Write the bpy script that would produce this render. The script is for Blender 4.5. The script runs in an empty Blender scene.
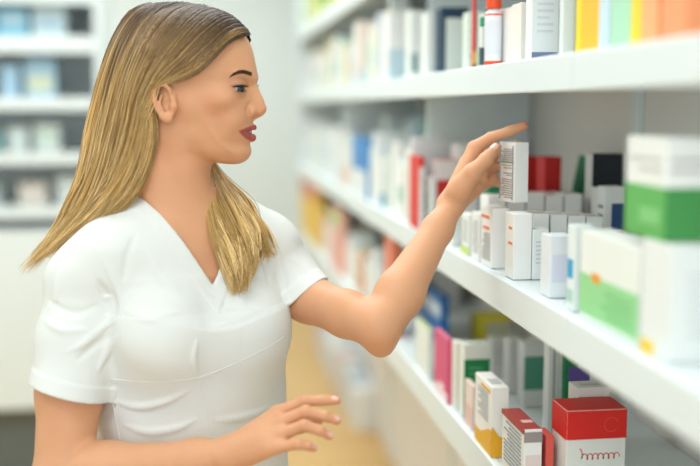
import bpy, bmesh, math, random
import numpy as np
import openvdb
from mathutils import Vector, Matrix

random.seed(7); rng = np.random.default_rng(7)
SC = bpy.context.scene; COL = SC.collection
FPX = 1050.0; PITCH = math.atan(126/1050.0); TH = math.atan(150/1057.5); CH = 1.5
CP, SP = math.cos(PITCH), math.sin(PITCH); CT, ST = math.cos(TH), math.sin(TH)
QUICK = False

# ------------------------------------------------------------------ geometry of the view (measuring aid)
def Pt(px, py, h):
    """level frame (u right, h away, z up from eye height): the place at distance h seen at a pixel of the photo"""
    x = (px-350)/FPX; y = -(py-233)/FPX
    D = (x, CP + y*SP, y*CP - SP)
    k = h/D[1]
    return np.array([D[0]*k, h, D[2]*k])
def lw(p):
    p = np.asarray(p, float)
    return np.stack([p[..., 0]*CT + p[..., 1]*ST, -p[..., 0]*ST + p[..., 1]*CT, p[..., 2] + CH], -1)
def wl(p):
    p = np.asarray(p, float)
    return np.stack([p[..., 0]*CT - p[..., 1]*ST, p[..., 0]*ST + p[..., 1]*CT, p[..., 2] - CH], -1)
def proj(X, Y, Z):
    u, h, z = X*CT - Y*ST, X*ST + Y*CT, Z-CH
    w = h*CP - z*SP
    return 350 + FPX*u/w, 233 - FPX*(h*SP + z*CP)/w

def solve(f, lo, hi):
    flo = f(lo)
    for _ in range(60):
        m = (lo+hi)/2
        if (f(m) > 0) == (flo > 0): lo = m
        else: hi = m
    return (lo+hi)/2

# ------------------------------------------------------------------ materials
def lin(c):
    return tuple(((v/255)/12.92 if v/255 <= .04045 else ((v/255+.055)/1.055)**2.4) for v in c)
MATS = {}
def mat(name, rgb, rough=.5, spec=.4, noise=0, nscale=30, bump=0, bscale=200, sss=0, attr=None, metal=0, coat=0):
    if name in MATS: return MATS[name]
    m = bpy.data.materials.new(name); m.use_nodes = True
    nt = m.node_tree; b = nt.nodes['Principled BSDF']
    b.inputs['Roughness'].default_value = rough
    b.inputs['Specular IOR Level'].default_value = spec
    b.inputs['Metallic'].default_value = metal
    b.inputs['Coat Weight'].default_value = coat
    col = lin(rgb) + (1,)
    b.inputs['Base Color'].default_value = col
    tc = nt.nodes.new('ShaderNodeTexCoord')
    src = None
    if attr:
        a = nt.nodes.new('ShaderNodeAttribute'); a.attribute_name = attr; src = a.outputs['Color']
    if noise:
        n = nt.nodes.new('ShaderNodeTexNoise'); n.inputs['Scale'].default_value = nscale; n.inputs['Detail'].default_value = 4
        nt.links.new(tc.outputs['Object'], n.inputs['Vector'])
        mx = nt.nodes.new('ShaderNodeMix'); mx.data_type = 'RGBA'; mx.blend_type = 'MULTIPLY'
        r = nt.nodes.new('ShaderNodeMapRange'); r.inputs['To Min'].default_value = 1-noise; r.inputs['To Max'].default_value = 1+noise
        nt.links.new(n.outputs['Fac'], r.inputs['Value'])
        mx.inputs['Factor'].default_value = 1
        if src: nt.links.new(src, mx.inputs['A'])
        else: mx.inputs['A'].default_value = col
        nt.links.new(r.outputs['Result'], mx.inputs['B'])
        src = mx.outputs['Result']
    if src: nt.links.new(src, b.inputs['Base Color'])
    if bump:
        n = nt.nodes.new('ShaderNodeTexNoise'); n.inputs['Scale'].default_value = bscale; n.inputs['Detail'].default_value = 3
        nt.links.new(tc.outputs['Object'], n.inputs['Vector'])
        bp = nt.nodes.new('ShaderNodeBump'); bp.inputs['Strength'].default_value = bump; bp.inputs['Distance'].default_value = .002
        nt.links.new(n.outputs['Fac'], bp.inputs['Height']); nt.links.new(bp.outputs['Normal'], b.inputs['Normal'])
    if sss:
        b.inputs['Subsurface Weight'].default_value = sss
        b.inputs['Subsurface Radius'].default_value = (1, .35, .18)
        b.inputs['Subsurface Scale'].default_value = .0025
    MATS[name] = m
    return m
def cmat(rgb, rough=.45):
    return mat('card_%d_%d_%d' % tuple(rgb), rgb, rough, .35, noise=.03, nscale=40)

M_WALL = mat('wall_paint', (232, 240, 240), .8, .2, noise=.01, nscale=3)
M_SHELF = mat('white_laminate', (226, 236, 237), .35, .4, noise=.01, nscale=5)
M_BACK = mat('back_panel', (232, 229, 224), .5, .3, noise=.02, nscale=4)
M_POST = mat('post_enamel', (226, 234, 232), .4, .4)
M_FLOOR = None
M_SKIN = mat('skin', (214, 160, 128), .5, .32, noise=.035, nscale=45, bump=.05, bscale=500, sss=.35, attr='tint')
M_SHIRT = mat('white_cotton', (226, 229, 226), .85, .12, noise=.012, nscale=300, bump=.12, bscale=700)
M_HAIR = mat('hair', (150, 115, 70), .42, .45, attr='tint')
M_BROW = mat('brow_hair', (74, 50, 36), .7, .2)
M_LASH = mat('lash', (22, 16, 14), .6, .2)
M_EYE = mat('eye_white', (176, 168, 164), .15, .6)
M_IRIS = mat('iris', (34, 48, 58), .1, .7)
M_PUPIL = mat('pupil', (8, 8, 10), .08, .8)
M_TEETH = mat('teeth', (238, 232, 222), .25, .5)
M_TROUSER = mat('trouser_cotton', (225, 228, 226), .85, .1, bump=.1, bscale=600)
M_SHOE = mat('shoe_leather', (235, 235, 232), .5, .4)

# ------------------------------------------------------------------ object helpers
LABELS = {}
def tag(o, label, cat, group=None, kind=None):
    o['label'] = label; o['category'] = cat
    if group: o['group'] = group
    if kind: o['kind'] = kind
    LABELS.setdefault(label, []).append(o.name)
    return o
def wloc(o):
    v = Vector((0, 0, 0))
    while o is not None:
        v = v + o.location; o = o.parent
    return v
def mk(name, verts, faces, m, parent=None, smooth=False, tint=None, loc=None, local=False):
    me = bpy.data.meshes.new(name)
    verts = np.asarray(verts, float)
    o = bpy.data.objects.new(name, me); COL.objects.link(o)
    if loc is not None: o.location = loc
    if parent is not None: o.parent = parent
    if not local:
        verts = verts - np.array(wloc(o))
    if isinstance(faces, np.ndarray):
        n = len(faces); k = faces.shape[1]
        me.vertices.add(len(verts)); me.vertices.foreach_set('co', verts.astype(np.float32).ravel())
        me.loops.add(n*k); me.loops.foreach_set('vertex_index', faces.astype(np.int32).ravel())
        me.polygons.add(n); me.polygons.foreach_set('loop_start', np.arange(0, n*k, k, dtype=np.int32))
        me.update(calc_edges=True)
    else:
        me.from_pydata([tuple(v) for v in verts], [], faces); me.update()
    me.validate()
    if smooth: me.polygons.foreach_set('use_smooth', [True]*len(me.polygons))
    if tint is not None:
        a = me.attributes.new('tint', 'FLOAT_COLOR', 'POINT')
        t = np.ones((len(verts), 4), np.float32); t[:, :3] = tint
        a.data.foreach_set('color', t.ravel())
    me.materials.append(m)
    return o
def empty(name, loc):
    o = bpy.data.objects.new(name, None); COL.objects.link(o); o.location = loc; o.empty_display_size = .05
    return o
BOXF = [(0, 3, 2, 1), (4, 5, 6, 7), (0, 1, 5, 4), (1, 2, 6, 5), (2, 3, 7, 6), (3, 0, 4, 7)]
def boxgeo(lo, hi):
    x0, y0, z0 = lo; x1, y1, z1 = hi
    return [(x0, y0, z0), (x1, y0, z0), (x1, y1, z0), (x0, y1, z0), (x0, y0, z1), (x1, y0, z1), (x1, y1, z1), (x0, y1, z1)]
def multibox(boxes):
    V, F = [], []
    for lo, hi in boxes:
        b = len(V); V += boxgeo(lo, hi); F += [tuple(b+i for i in f) for f in BOXF]
    return V, F
def bevbox(name, boxes, m, parent=None, bev=.002, loc=None, local=False):
    V, F = multibox(boxes)
    o = mk(name, V, F, m, parent, loc=loc, local=local)
    if bev:
        bm = bmesh.new(); bm.from_mesh(o.data)
        bmesh.ops.bevel(bm, geom=list(bm.edges), offset=bev, segments=2, affect='EDGES', profile=.5)
        bm.to_mesh(o.data); bm.free()
    return o
def tube(pts, r, sides=8, caps=True):
    pts = np.asarray(pts, float); n = len(pts)
    r = np.broadcast_to(np.asarray(r, float), (n,))
    t = np.gradient(pts, axis=0); t /= np.linalg.norm(t, axis=1)[:, None] + 1e-12
    ref = np.array([0.13, .21, .97]); 
    s = np.cross(t, ref); s /= np.linalg.norm(s, axis=1)[:, None] + 1e-9
    q = np.cross(t, s)
    an = np.arange(sides)/sides*2*math.pi
    V = pts[:, None] + r[:, None, None]*(np.cos(an)[None, :, None]*s[:, None] + np.sin(an)[None, :, None]*q[:, None])
    V = V.reshape(-1, 3)
    F = []
    for i in range(n-1):
        for j in range(sides):
            k = (j+1) % sides
            F.append((i*sides+j, i*sides+k, (i+1)*sides+k, (i+1)*sides+j))
    if caps:
        F.append(tuple(range(sides))[::-1]); F.append(tuple((n-1)*sides+j for j in range(sides)))
    return V, F
def lathe(prof, seg=24):
    V, F = [], []
    for r, z in prof:
        for j in range(seg):
            a = 2*math.pi*j/seg; V.append((r*math.cos(a), r*math.sin(a), z))
    for i in range(len(prof)-1):
        for j in range(seg):
            k = (j+1) % seg
            F.append((i*seg+j, i*seg+k, (i+1)*seg+k, (i+1)*seg+j))
    F.append(tuple(range(seg))[::-1]); F.append(tuple((len(prof)-1)*seg+j for j in range(seg)))
    return V, F

# ------------------------------------------------------------------ signed distance sculpting
class Field:
    def __init__(s, lo, hi, vox):
        s.lo = np.array(lo, float); s.vox = vox
        s.n = np.ceil((np.array(hi)-s.lo)/vox).astype(int)+1
        s.A = np.full(s.n, .05, np.float32)
    def block(s, lo, hi):
        i0 = np.clip(np.floor((np.array(lo)-s.lo)/s.vox).astype(int), 0, s.n)
        i1 = np.clip(np.ceil((np.array(hi)-s.lo)/s.vox).astype(int)+1, 0, s.n)
        ax = [(s.lo[k] + s.vox*np.arange(i0[k], i1[k])).astype(np.float32) for k in range(3)]
        sl = tuple(slice(i0[k], i1[k]) for k in range(3))
        return sl, ax[0][:, None, None], ax[1][None, :, None], ax[2][None, None, :]
    def apply(s, fn, lo, hi, k=0, mode='u'):
        sl, X, Y, Z = s.block(lo, hi)
        if s.A[sl].size == 0: return
        d = fn(X, Y, Z).astype(np.float32); a = s.A[sl]
        if mode == 'u': s.A[sl] = smin(a, d, k)
        elif mode == 's': s.A[sl] = -smin(-a, d, k)      # subtract
        elif mode == 'i': s.A[sl] = -smin(-a, -d, k)
        elif mode == 'set': s.A[sl] = d
    def seg(s, a, b, r0, r1, k=.01, mode='u'):
        a = np.array(a, float); b = np.array(b, float); R = max(r0, r1)+k+.006
        s.apply(lambda X, Y, Z: cone(X, Y, Z, a, b, r0, r1), np.minimum(a, b)-R, np.maximum(a, b)+R, k, mode)
    def chain(s, pts, rs, k=.006, mode='u'):
        for i in range(len(pts)-1): s.seg(pts[i], pts[i+1], rs[i], rs[i+1], k, mode)
    def ell(s, c, rad, axes=None, k=.01, mode='u'):
        c = np.array(c, float); R = max(rad)+k+.006
        s.apply(lambda X, Y, Z: ellip(X, Y, Z, c, rad, axes), c-R, c+R, k, mode)
    def sample(s, P):
        P = np.atleast_2d(P); q = (P-s.lo)/s.vox
        q = np.clip(q, 0, s.n-1.001); i = q.astype(int); f = q-i
        r = 0
        for dx in (0, 1):
            for dy in (0, 1):
                for dz in (0, 1):
                    w = (f[:, 0] if dx else 1-f[:, 0])*(f[:, 1] if dy else 1-f[:, 1])*(f[:, 2] if dz else 1-f[:, 2])
                    r = r + w*s.A[i[:, 0]+dx, i[:, 1]+dy, i[:, 2]+dz]
        return r
    def mesh(s, pad=True):
        A = s.A
        if pad:
            for k in range(3):
                idx = [slice(None)]*3
                for e in (0, -1):
                    idx[k] = e; A[tuple(idx)] = np.maximum(A[tuple(idx)], s.vox)
        B = 4*s.vox
        g = openvdb.FloatGrid(B); g.copyFromArray(np.clip(A, -B, B), tolerance=0)
        p, q = g.convertToQuads(isovalue=0.0)
        P = s.lo + p.astype(float)*s.vox
        return P, q[:, ::-1].copy()
    def hit(s, px, py, h0=1.2, h1=1.95, off=0.):
        hs = np.arange(h0, h1, .001)
        R = np.array([Pt(px, py, h) for h in hs])
        d = s.sample(R)-off
        w = np.where(d < 0)[0]
        return R[w[0]] if len(w) else None
def smin(a, b, k):
    if k <= 0: return np.minimum(a, b)
    h = np.maximum(k-np.abs(a-b), 0)/k
    return np.minimum(a, b)-h*h*k*.25
def cone(X, Y, Z, a, b, r0, r1):
    ba = b-a; L = float(ba@ba)+1e-12
    t = np.clip(((X-a[0])*ba[0]+(Y-a[1])*ba[1]+(Z-a[2])*ba[2])/L, 0, 1)
    return np.sqrt((X-a[0]-t*ba[0])**2+(Y-a[1]-t*ba[1])**2+(Z-a[2]-t*ba[2])**2)-(r0+(r1-r0)*t)
def ellip(X, Y, Z, c, rad, axes=None):
    x, y, z = X-c[0], Y-c[1], Z-c[2]
    if axes is not None:
        A = [np.array(v, float)/np.linalg.norm(v) for v in axes]
        x, y, z = (x*A[0][0]+y*A[0][1]+z*A[0][2], x*A[1][0]+y*A[1][1]+z*A[1][2], x*A[2][0]+y*A[2][1]+z*A[2][2])
    k0 = np.sqrt((x/rad[0])**2+(y/rad[1])**2+(z/rad[2])**2)
    k1 = np.sqrt((x/rad[0]**2)**2+(y/rad[1]**2)**2+(z/rad[2]**2)**2)+1e-9
    return k0*(k0-1)/k1

# ================================================================== THE ROOM
def wood_floor():
    m = bpy.data.materials.new('oak_floor'); m.use_nodes = True; nt = m.node_tree; b = nt.nodes['Principled BSDF']
    tc = nt.nodes.new('ShaderNodeTexCoord'); mp = nt.nodes.new('ShaderNodeMapping')
    nt.links.new(tc.outputs['Object'], mp.inputs['Vector'])
    br = nt.nodes.new('ShaderNodeTexBrick'); br.inputs['Scale'].default_value = 1
    br.inputs['Brick Width'].default_value = 1.2; br.inputs['Row Height'].default_value = .16
    br.inputs['Mortar Size'].default_value = .002; br.offset = .37
    br.inputs['Color1'].default_value = lin((214, 172, 106))+(1,); br.inputs['Color2'].default_value = lin((224, 184, 120))+(1,)
    br.inputs['Mortar'].default_value = lin((170, 135, 85))+(1,)
    nt.links.new(mp.outputs['Vector'], br.inputs['Vector'])
    n = nt.nodes.new('ShaderNodeTexNoise'); n.inputs['Scale'].default_value = 6; n.inputs['Detail'].default_value = 6
    m2 = nt.nodes.new('ShaderNodeMapping'); m2.inputs['Scale'].default_value = (1, 14, 1)
    nt.links.new(tc.outputs['Object'], m2.inputs['Vector']); nt.links.new(m2.outputs['Vector'], n.inputs['Vector'])
    r = nt.nodes.new('ShaderNodeMapRange'); r.inputs['To Min'].default_value = .88; r.inputs['To Max'].default_value = 1.08
    nt.links.new(n.outputs['Fac'], r.inputs['Value'])
    mx = nt.nodes.new('ShaderNodeMix'); mx.data_type = 'RGBA'; mx.blend_type = 'MULTIPLY'; mx.inputs['Factor'].default_value = 1
    nt.links.new(br.outputs['Color'], mx.inputs['A']); nt.links.new(r.outputs['Result'], mx.inputs['B'])
    nt.links.new(mx.outputs['Result'], b.inputs['Base Color']); b.inputs['Roughness'].default_value = .38
    return m
def struct(name, boxes, m, bev=0):
    o = bevbox(name, boxes, m, bev=bev); o['kind'] = 'structure'; return o
XR = .80          # rear plane of the wall shelving
YF = 8.2
struct('floor', [((-3.4, -.8, -.1), (1.2, YF+.1, 0))], wood_floor())
struct('ceiling', [((-3.4, -.8, 2.9), (1.2, YF+.1, 3.0))], mat('ceiling_paint', (240, 243, 240), .9, .1))
struct('wall_back', [((-3.4, YF, 0), (1.2, YF+.1, 2.9))], M_WALL)
struct('wall_left', [((-3.4, -.8, 0), (-3.3, YF, 2.9))], M_WALL)
struct('wall_right', [((XR+.02, -.8, 0), (XR+.12, YF, 2.9))], M_WALL)
struct('baseboard_back', [((-3.3, YF-.015, 0), (.8, YF, .08))], M_POST)

# ---- wall shelving on the right
YS = [.35, 1.262, 2.46, 3.66, 4.95]
LEVELS = {'top': (.30, .36), 'upper': (.020, .067), 'middle': (-.318, -.265), 'lower': (-.632, -.571)}
XF = .457
shelfwords = {'top': 'topmost', 'upper': 'upper', 'middle': 'middle', 'lower': 'lower'}
baywords = ['nearest the camera at the right edge', 'beside the reaching hand', 'past the first divider', 'at the far end of the row']
for lv, (z0, z1) in LEVELS.items():
    for i in range(4):
        y0, y1 = YS[i]+.0012, YS[i+1]-.0012
        o = bevbox('wall_shelf', [((XF+.016, y0, CH+z1-.022), (XR-.012, y1, CH+z1))], M_SHELF, bev=.001)
        bevbox('shelf_lip', [((XF, y0, CH+z0), (XF+.0155, y1, CH+z1+.0005))], M_SHELF, parent=o, bev=.0025)
        tag(o, 'white %s shelf board %s' % (shelfwords[lv], baywords[i]), 'shelf', 'white wall shelf boards')
# low storage shelf, set back
for i in range(4):
    struct('trim_%d' % (i+1), [((XR-.010, YS[i]+.003, .0), (XR+.018, YS[i+1]-.003, 2.3))], M_BACK, bev=.002)
# uprights against the back and thin dividers
ypost = solve(lambda Y: proj(XR-.02, Y, CH-.1)[0]-634, .8, 4)
for k, yy in enumerate([ypost, 3.2, 4.3]):
    struct('trim_%d' % (k+5), [((XR-.024, yy-.016, .0), (XR-.0101, yy+.016, 2.3))], M_POST, bev=.001)
DIVS = []
def divider(Y, X0, z0, z1, label):
    DIVS.append((X0, Y-.001, CH+z0, XR, Y+.019, CH+z1))
    o = bevbox('shelf_divider', [((X0, Y, CH+z0), (XR-.026, Y+.018, CH+z1))], M_SHELF, bev=.002)
    tag(o, label, 'shelf divider', 'upright dividers of the wall shelving')
ydiv = solve(lambda Y: proj(.53, Y, CH-.05)[0]-428, 1.2, 4)
divider(ydiv, .53, -.2645, .0445, 'white upright divider panel behind the raised hand on the middle shelf')
divider(ydiv, .53, .0675, .337, 'white upright divider panel on the upper shelf among white packs')
divider(3.7, .50, -.2645, .0445, 'white upright divider panel in the blurred far part of middle shelf')
divider(4.951, .457, -.66, .8, 'tall white end panel closing the far end of the wall shelving')

# ---- goods
TAKEN = list(DIVS)
def carton(name, label, cat, X, Y, z, sx, sy, sz, rgb, prints=(), rot=0., group=None, bev=.0012, rough=.45, box=None, fit=True):
    """a folded carton; X,Y = the corner nearest aisle and camera; extends +x into the shelf, +y away"""
    if not rot and fit:
        for (x0, y0, z0, x1, y1, z1) in TAKEN:
            if X < x1 and X+sx > x0 and Y < y1 and Y+sy > y0 and z < z1 and z+sz > z0:
                opt = []
                if x0-X > .004: opt.append(((x0-X-.001)/sx, 'x', x0-X-.001))
                if y0-Y > .004: opt.append(((y0-Y-.001)/sy, 'y', y0-Y-.001))
                if opt:
                    q = max(opt)
                    if q[1] == 'x': sx = q[2]
                    else: sy = q[2]
                elif y1-Y < sy*.6: sy -= y1-Y+.001; Y = y1+.001
                elif x1-X < sx*.6: sx -= x1-X+.001; X = x1+.001
                else: X0_, Y = X, y1+.001; sy *= .8; print('BURIED', label)
    if not rot: TAKEN.append((X, Y, z, X+sx, Y+sy, z+sz))
    o = bevbox(name, [((0, 0, 0), (sx, sy, sz))], box or cmat(rgb, rough), bev=bev, loc=(X, Y, z), local=True)
    o.rotation_euler = (0, 0, rot)
    tag(o, label, cat, group)
    e = .0003
    def rect(face, a0, b0, a1, b1):
        if face == 'A':   # aisle side, a runs from near corner to far
            return ((-e, a0*sy, b0*sz), (e*.5, a1*sy, b1*sz))
        if face == 'N':
            return ((a0*sx, -e, b0*sz), (a1*sx, e*.5, b1*sz))
        if face == 'T':
            return ((a0*sx, b0*sy, sz-e*.5), (a1*sx, b1*sy, sz+e))
    for ip, p in enumerate(prints):
        e = .0003+.00025*ip
        kind, face, a0, b0, a1, b1, col = p[:7]
        if kind == 'panel':
            V, F = multibox([rect(face, a0, b0, a1, b1)])
            mk('printed_panel', V, F, cmat(col), o, local=True)
        elif kind == 'text':
            n = p[7]; bx = []
            for i in range(n):
                t0 = b0+(b1-b0)*(i+.25)/n; t1 = b0+(b1-b0)*(i+.62)/n
                aend = a1-(a1-a0)*rng.uniform(0, .35)*(rng.random() < .45)
                bx.append(rect(face, a0, t0, aend, t1))
            V, F = multibox(bx)
            mk('printed_text', V, F, cmat(col), o, local=True)
        elif kind == 'wave':   # lower part coloured with a wavy top
            n = 14; V = []; F = []
            for i in range(n+1):
                a = a0+(a1-a0)*i/n; t = b1+(.09*math.sin(i/n*math.pi*1.3+p[7]))
                r0 = rect(face, a, b0, a, t)
                (x0, y0, zz0), (x1, y1, zz1) = r0
                if face == 'A': V += [(-e, y0, zz0), (-e, y0, zz1)]
                else: V += [(x0, -e, zz0), (x0, -e, zz1)]
            for i in range(n): F.append((2*i, 2*i+2, 2*i+3, 2*i+1))
            mk('printed_wave', V, F, cmat(col), o, local=True)
    return o
def place(pxc, X, pxr, pxl, pytop, zb, Y=None):
    """dimensions of a pack from its near corner column, right and left columns and top row"""
    zz = zb
    if Y is None: Y = solve(lambda y: proj(X, y, zz)[0]-pxc, .5, 12)
    sx = solve(lambda s: proj(X+s, Y, zz)[0]-pxr, .0, 1.2)
    sy = solve(lambda s: proj(X, Y+s, zz)[0]-pxl, .0, 4)
    sz = solve(lambda s: proj(X, Y, zz+s)[1]-pytop, .0, 1)
    return X, Y, zb, sx, sy, sz
ZT = {k: CH+v[1]+.001 for k, v in LEVELS.items()}
W = (238, 241, 238)
def pk(name, label, cat, pxc, X, pxr, pxl, pytop, lv, rgb, prints=(), **kw):
    X, Y, zb, sx, sy, sz = place(pxc, X, pxr, pxl, pytop, ZT[lv])
    sx = kw.pop('sx', sx); sy = kw.pop('sy', sy)
    return carton(name, label, cat, X, Y, zb, sx, sy, sz, rgb, prints, **kw)
GREY = (120, 128, 130)
exec_goods = True
# ================================================================== GOODS ON THE WALL SHELVES
TX = (150, 156, 158); OR = (236, 128, 70); RED = (206, 44, 40); GRN = (40, 140, 96)
# ---- middle shelf: white packs in ranks
zt = ZT['middle']
pk('carton', 'slim white carton left of the orange-marked pack, partly behind the wrist', 'medicine pack', 479, .470, 487, 471.5, 214, 'middle', W, [('text', 'A', .15, .15, .85, .85, TX, 12)])
pk('carton', 'white carton standing further left behind the forearm on the middle shelf', 'medicine pack', 468.5, .470, 476, 461, 215, 'middle', (232, 238, 234), [('text', 'A', .2, .3, .8, .85, TX, 9), ('panel', 'A', .0, .0, 1, .2, (196, 214, 120))])
pk('carton', 'white carton with two orange marks on its aisle side, under the held pack', 'medicine pack', 491.5, .470, 509, 480.5, 208.5, 'middle', (240, 241, 238),
   [('panel', 'A', .25, .80, .95, .855, OR), ('panel', 'A', .25, .62, .80, .67, OR), ('text', 'A', .15, .10, .85, .58, TX, 14)])
pk('carton', 'leaning white carton with orange marks and a dark gap beside it', 'medicine pack', 513, .472, 531, 504.5, 214, 'middle', (238, 240, 238),
   [('panel', 'A', .2, .75, .6, .79, OR), ('panel', 'A', .15, .52, .6, .56, OR)])
xx = .512
for i, (pa, pb, py) in enumerate([(532.5, 548, 211), (549.5, 566, 212), (567.5, 584, 213), (585.5, 601, 214)]):
    X, Y, zb, sx, sy, sz = place(pa, .525+.03*i, pb, pa-8, py+3, zt)
    carton('carton', 'white carton in the second rank, %s from the dark gap' % ('first', 'second', 'third', 'fourth')[i], 'medicine pack', X, Y, zb, sx, .062, sz, (239, 241, 238), [('panel', 'T', .1, .3, .9, .4, (190, 150, 140))], group='white cartons ranked on the middle shelf')
for i, (X, Y) in enumerate([(.50, 1.79), (.535, 1.79), (.57, 1.79), (.605, 1.79), (.64, 1.79)]):
    carton('carton', 'flat-topped white carton in the back rank, place %s from the aisle' % ('one', 'two', 'three', 'four', 'five', 'six', 'seven')[i], 'medicine pack', X, Y, zt, .032, .055, .108+.002*(i % 3), (240, 240, 237), [('panel', 'T', .15, .1, .5, .6, (205, 165, 150)), ('panel', 'T', .6, .2, .8, .9, (170, 175, 178))], group='white cartons ranked on the middle shelf')
# nearer blurred packs
pk('carton', 'wide white blurred carton before the ranked packs at the shelf edge', 'medicine pack', 513.5, .472, 548, 508.5, 230, 'middle', (233, 239, 238), [('text', 'N', .2, .3, .8, .8, (205, 214, 222), 6)], sy=.035)
pk('carton', 'white carton with a faint violet print, right of the wide blurred one', 'medicine pack', 549, .476, 572, 545, 236, 'middle', (230, 236, 240), [('panel', 'N', .1, .25, .8, .7, (216, 220, 236))], sy=.04)
pk('carton', 'white carton with a small bright blue mark at the shelf edge', 'medicine pack', 573, .474, 592, 566, 226, 'middle', (228, 238, 236), [('panel', 'A', .15, .38, .9, .60, (38, 160, 205)), ('panel', 'A', .1, .1, .9, .25, (180, 214, 200))])
pk('carton', 'broad white pack with pale green lower half and an orange dot', 'medicine pack', 637, .474, 672, 579, 248, 'middle', (234, 240, 234),
   [('panel', 'A', .0, .06, 1, .52, (150, 216, 150)), ('panel', 'A', .62, .46, .78, .56, (236, 160, 60)), ('text', 'A', .1, .12, .6, .44, (120, 196, 130), 4)])
Xb, Yb, zb_, sxb, syb, szb = place(668, .474, 740, 639.5, 246, zt)
carton('carton', 'tall white pack with a yellow corner mark, under the green and white pack', 'medicine pack', Xb, Yb, zt, .085, syb, szb, (232, 238, 236), [('panel', 'A', .50, .0, .98, .12, (240, 206, 50)), ('text', 'N', .2, .2, .8, .8, (214, 222, 220), 7)])
Xg, Yg, zg, sxg, syg, szg = place(664, .476, 704, 624.5, 138, zt+szb+.0008)
carton('carton', 'large green and white pack standing on top of another at the right edge', 'medicine pack', Xg, Yg, zg, sxg, syg, szg, (236, 240, 236),
       [('panel', 'A', 0, .0, 1, .52, (96, 178, 92)), ('panel', 'N', 0, 0, 1, .52, (66, 146, 76)), ('text', 'A', .1, .64, .9, .84, (200, 196, 196), 2), ('text', 'N', .1, .64, .9, .84, (190, 186, 188), 2), ('panel', 'A', .1, .14, .6, .30, (130, 200, 126))])
# goods behind
def back(label, pxc, X, pxr, pyt, rgb, sy=.05, prints=(), tip=0., lv='middle', name='carton', **kw):
    X, Y, zb, sx, _, sz = place(pxc, X, pxr, pxc-5, pyt, ZT[lv])
    return carton(name, label, 'medicine pack', X, Y, zb, sx, sy, sz, rgb, prints, rot=tip, **kw)
back('bright red carton right behind the held pack', 524, .64, 541, 157, RED, prints=[('panel', 'N', .05, .05, .9, .3, (190, 34, 34))])
back('deep red carton on the right of the bright red one', 543, .645, 559.5, 157, (196, 36, 36))
back('dark green carton showing below the holding fingers', 487, .52, 504, 180, (30, 132, 92))
back('white low carton standing before the red pair', 541, .62, 561, 193, (222, 214, 210), sy=.04)
o = back('narrow green carton leaning to the right beside the black one', 568, .70, 578, 154, (28, 128, 84), sy=.045)
o.rotation_euler = (0, .20, 0)
back('black-fronted carton with white side, left of the tall white pack', 590, .70, 620, 154, (28, 36, 44), sy=.035, prints=[('panel', 'A', 0, 0, 1, 1, (226, 230, 226))])
back('short dark and white carton in front of the black-fronted one', 598, .685, 611, 188, (52, 44, 62), sy=.04, prints=[('panel', 'A', 0, 0, 1, 1, (228, 230, 228)), ('panel', 'N', .0, .72, .9, .9, (230, 228, 230))])
back('white carton with pink and blue stripes near the tall white pack', 603, .68, 623, 187, (236, 238, 236), sy=.05, prints=[('panel', 'N', .35, .42, 1, .78, (44, 78, 130)), ('panel', 'N', .35, .1, 1, .40, (222, 84, 122)), ('text', 'A', .2, .2, .8, .8, TX, 5)])
back('pale grey carton between the leaning green and the black one', 574, .69, 590, 196, (226, 228, 226), sy=.05)
back('white carton with thin print left of the leaning green one', 560, .68, 573, 190, (232, 234, 230), sy=.05)
back('tall thin white carton against the back panel, right of black one', 617, .757, 628, 172, (228, 234, 232), sy=.04)
# further along, left of the hand
def fill(lv, rows, x0, y0, y1, words, seed, zmax=.25, cols=None, group=None, Xj=.02):
    r = random.Random(seed); y = y0; i = 0
    while y < y1:
        c, nm = cols[i % len(cols)] if cols else ((235, 238, 235), 'white')
        sy = r.uniform(.045, .085); sx = r.uniform(.06, .13); sz = r.uniform(zmax*.62, zmax)
        pr = []
        k = r.random()
        if k < .4: pr.append(('panel', 'N', 0, 0, 1, r.uniform(.2, .45), r.choice(PAST)))
        elif k < .75: pr.append(('panel', 'A', .1, .3, .9, .6, r.choice(PAST)))
        carton('carton', '%s carton, %s %s' % (nm, ORD[i % len(ORD)], words), 'medicine pack', x0+r.uniform(0, Xj), y, ZT[lv], sx, sy, sz, c, pr, group=group)
        y += sy+r.uniform(.004, .02); i += 1
ORD = ['1st', '2nd', '3rd', '4th', '5th', '6th', '7th', '8th', '9th', '10th', '11th', '12th', '13th', '14th', '15th', '16th', '17th', '18th', '19th', '20th', '21st', '22nd', '23rd', '24th', '25th', '26th', '27th', '28th', '29th', '30th', '31st', '32nd', '33rd', '34th', '35th', '36th', '37th', '38th', '39th', '40th']
PAST = [(190, 214, 222), (206, 226, 208), (226, 206, 200), (178, 202, 216), (216, 222, 190), (120, 170, 200), (228, 190, 170), (150, 200, 180)]
WH = [((236, 240, 236), 'white'), ((226, 234, 236), 'bluish white'), ((234, 236, 226), 'cream white'), ((240, 240, 238), 'bright white'), ((214, 226, 230), 'pale blue'), ((236, 238, 234), 'plain white'), ((222, 232, 222), 'pale green')]
pk('carton', 'red-spined carton just left of the forearm on the middle shelf', 'medicine pack', 419, .462, 424, 409, 157, 'middle', (218, 50, 42), [('panel', 'N', 0, 0, .96, .86, (236, 240, 238))])
pk('carton', 'white carton with green mark right of the red-spined carton', 'medicine pack', 428, .480, 436, 422, 178, 'middle', (236, 240, 236), [('panel', 'A', .2, .35, .9, .7, (60, 168, 128))])
pk('carton', 'white-topped red carton behind the wrist', 'medicine pack', 437, .50, 458, 431, 160, 'middle', (204, 50, 46), [('panel', 'N', 0, .72, 1, 1, (232, 226, 222)), ('panel', 'A', 0, .72, 1, 1, (232, 226, 222))])
pk('carton', 'low white carton half hidden behind the forearm', 'medicine pack', 452, .474, 460, 441, 200, 'middle', (234, 238, 235), [('text', 'A', .2, .3, .8, .8, TX, 6)])
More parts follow.
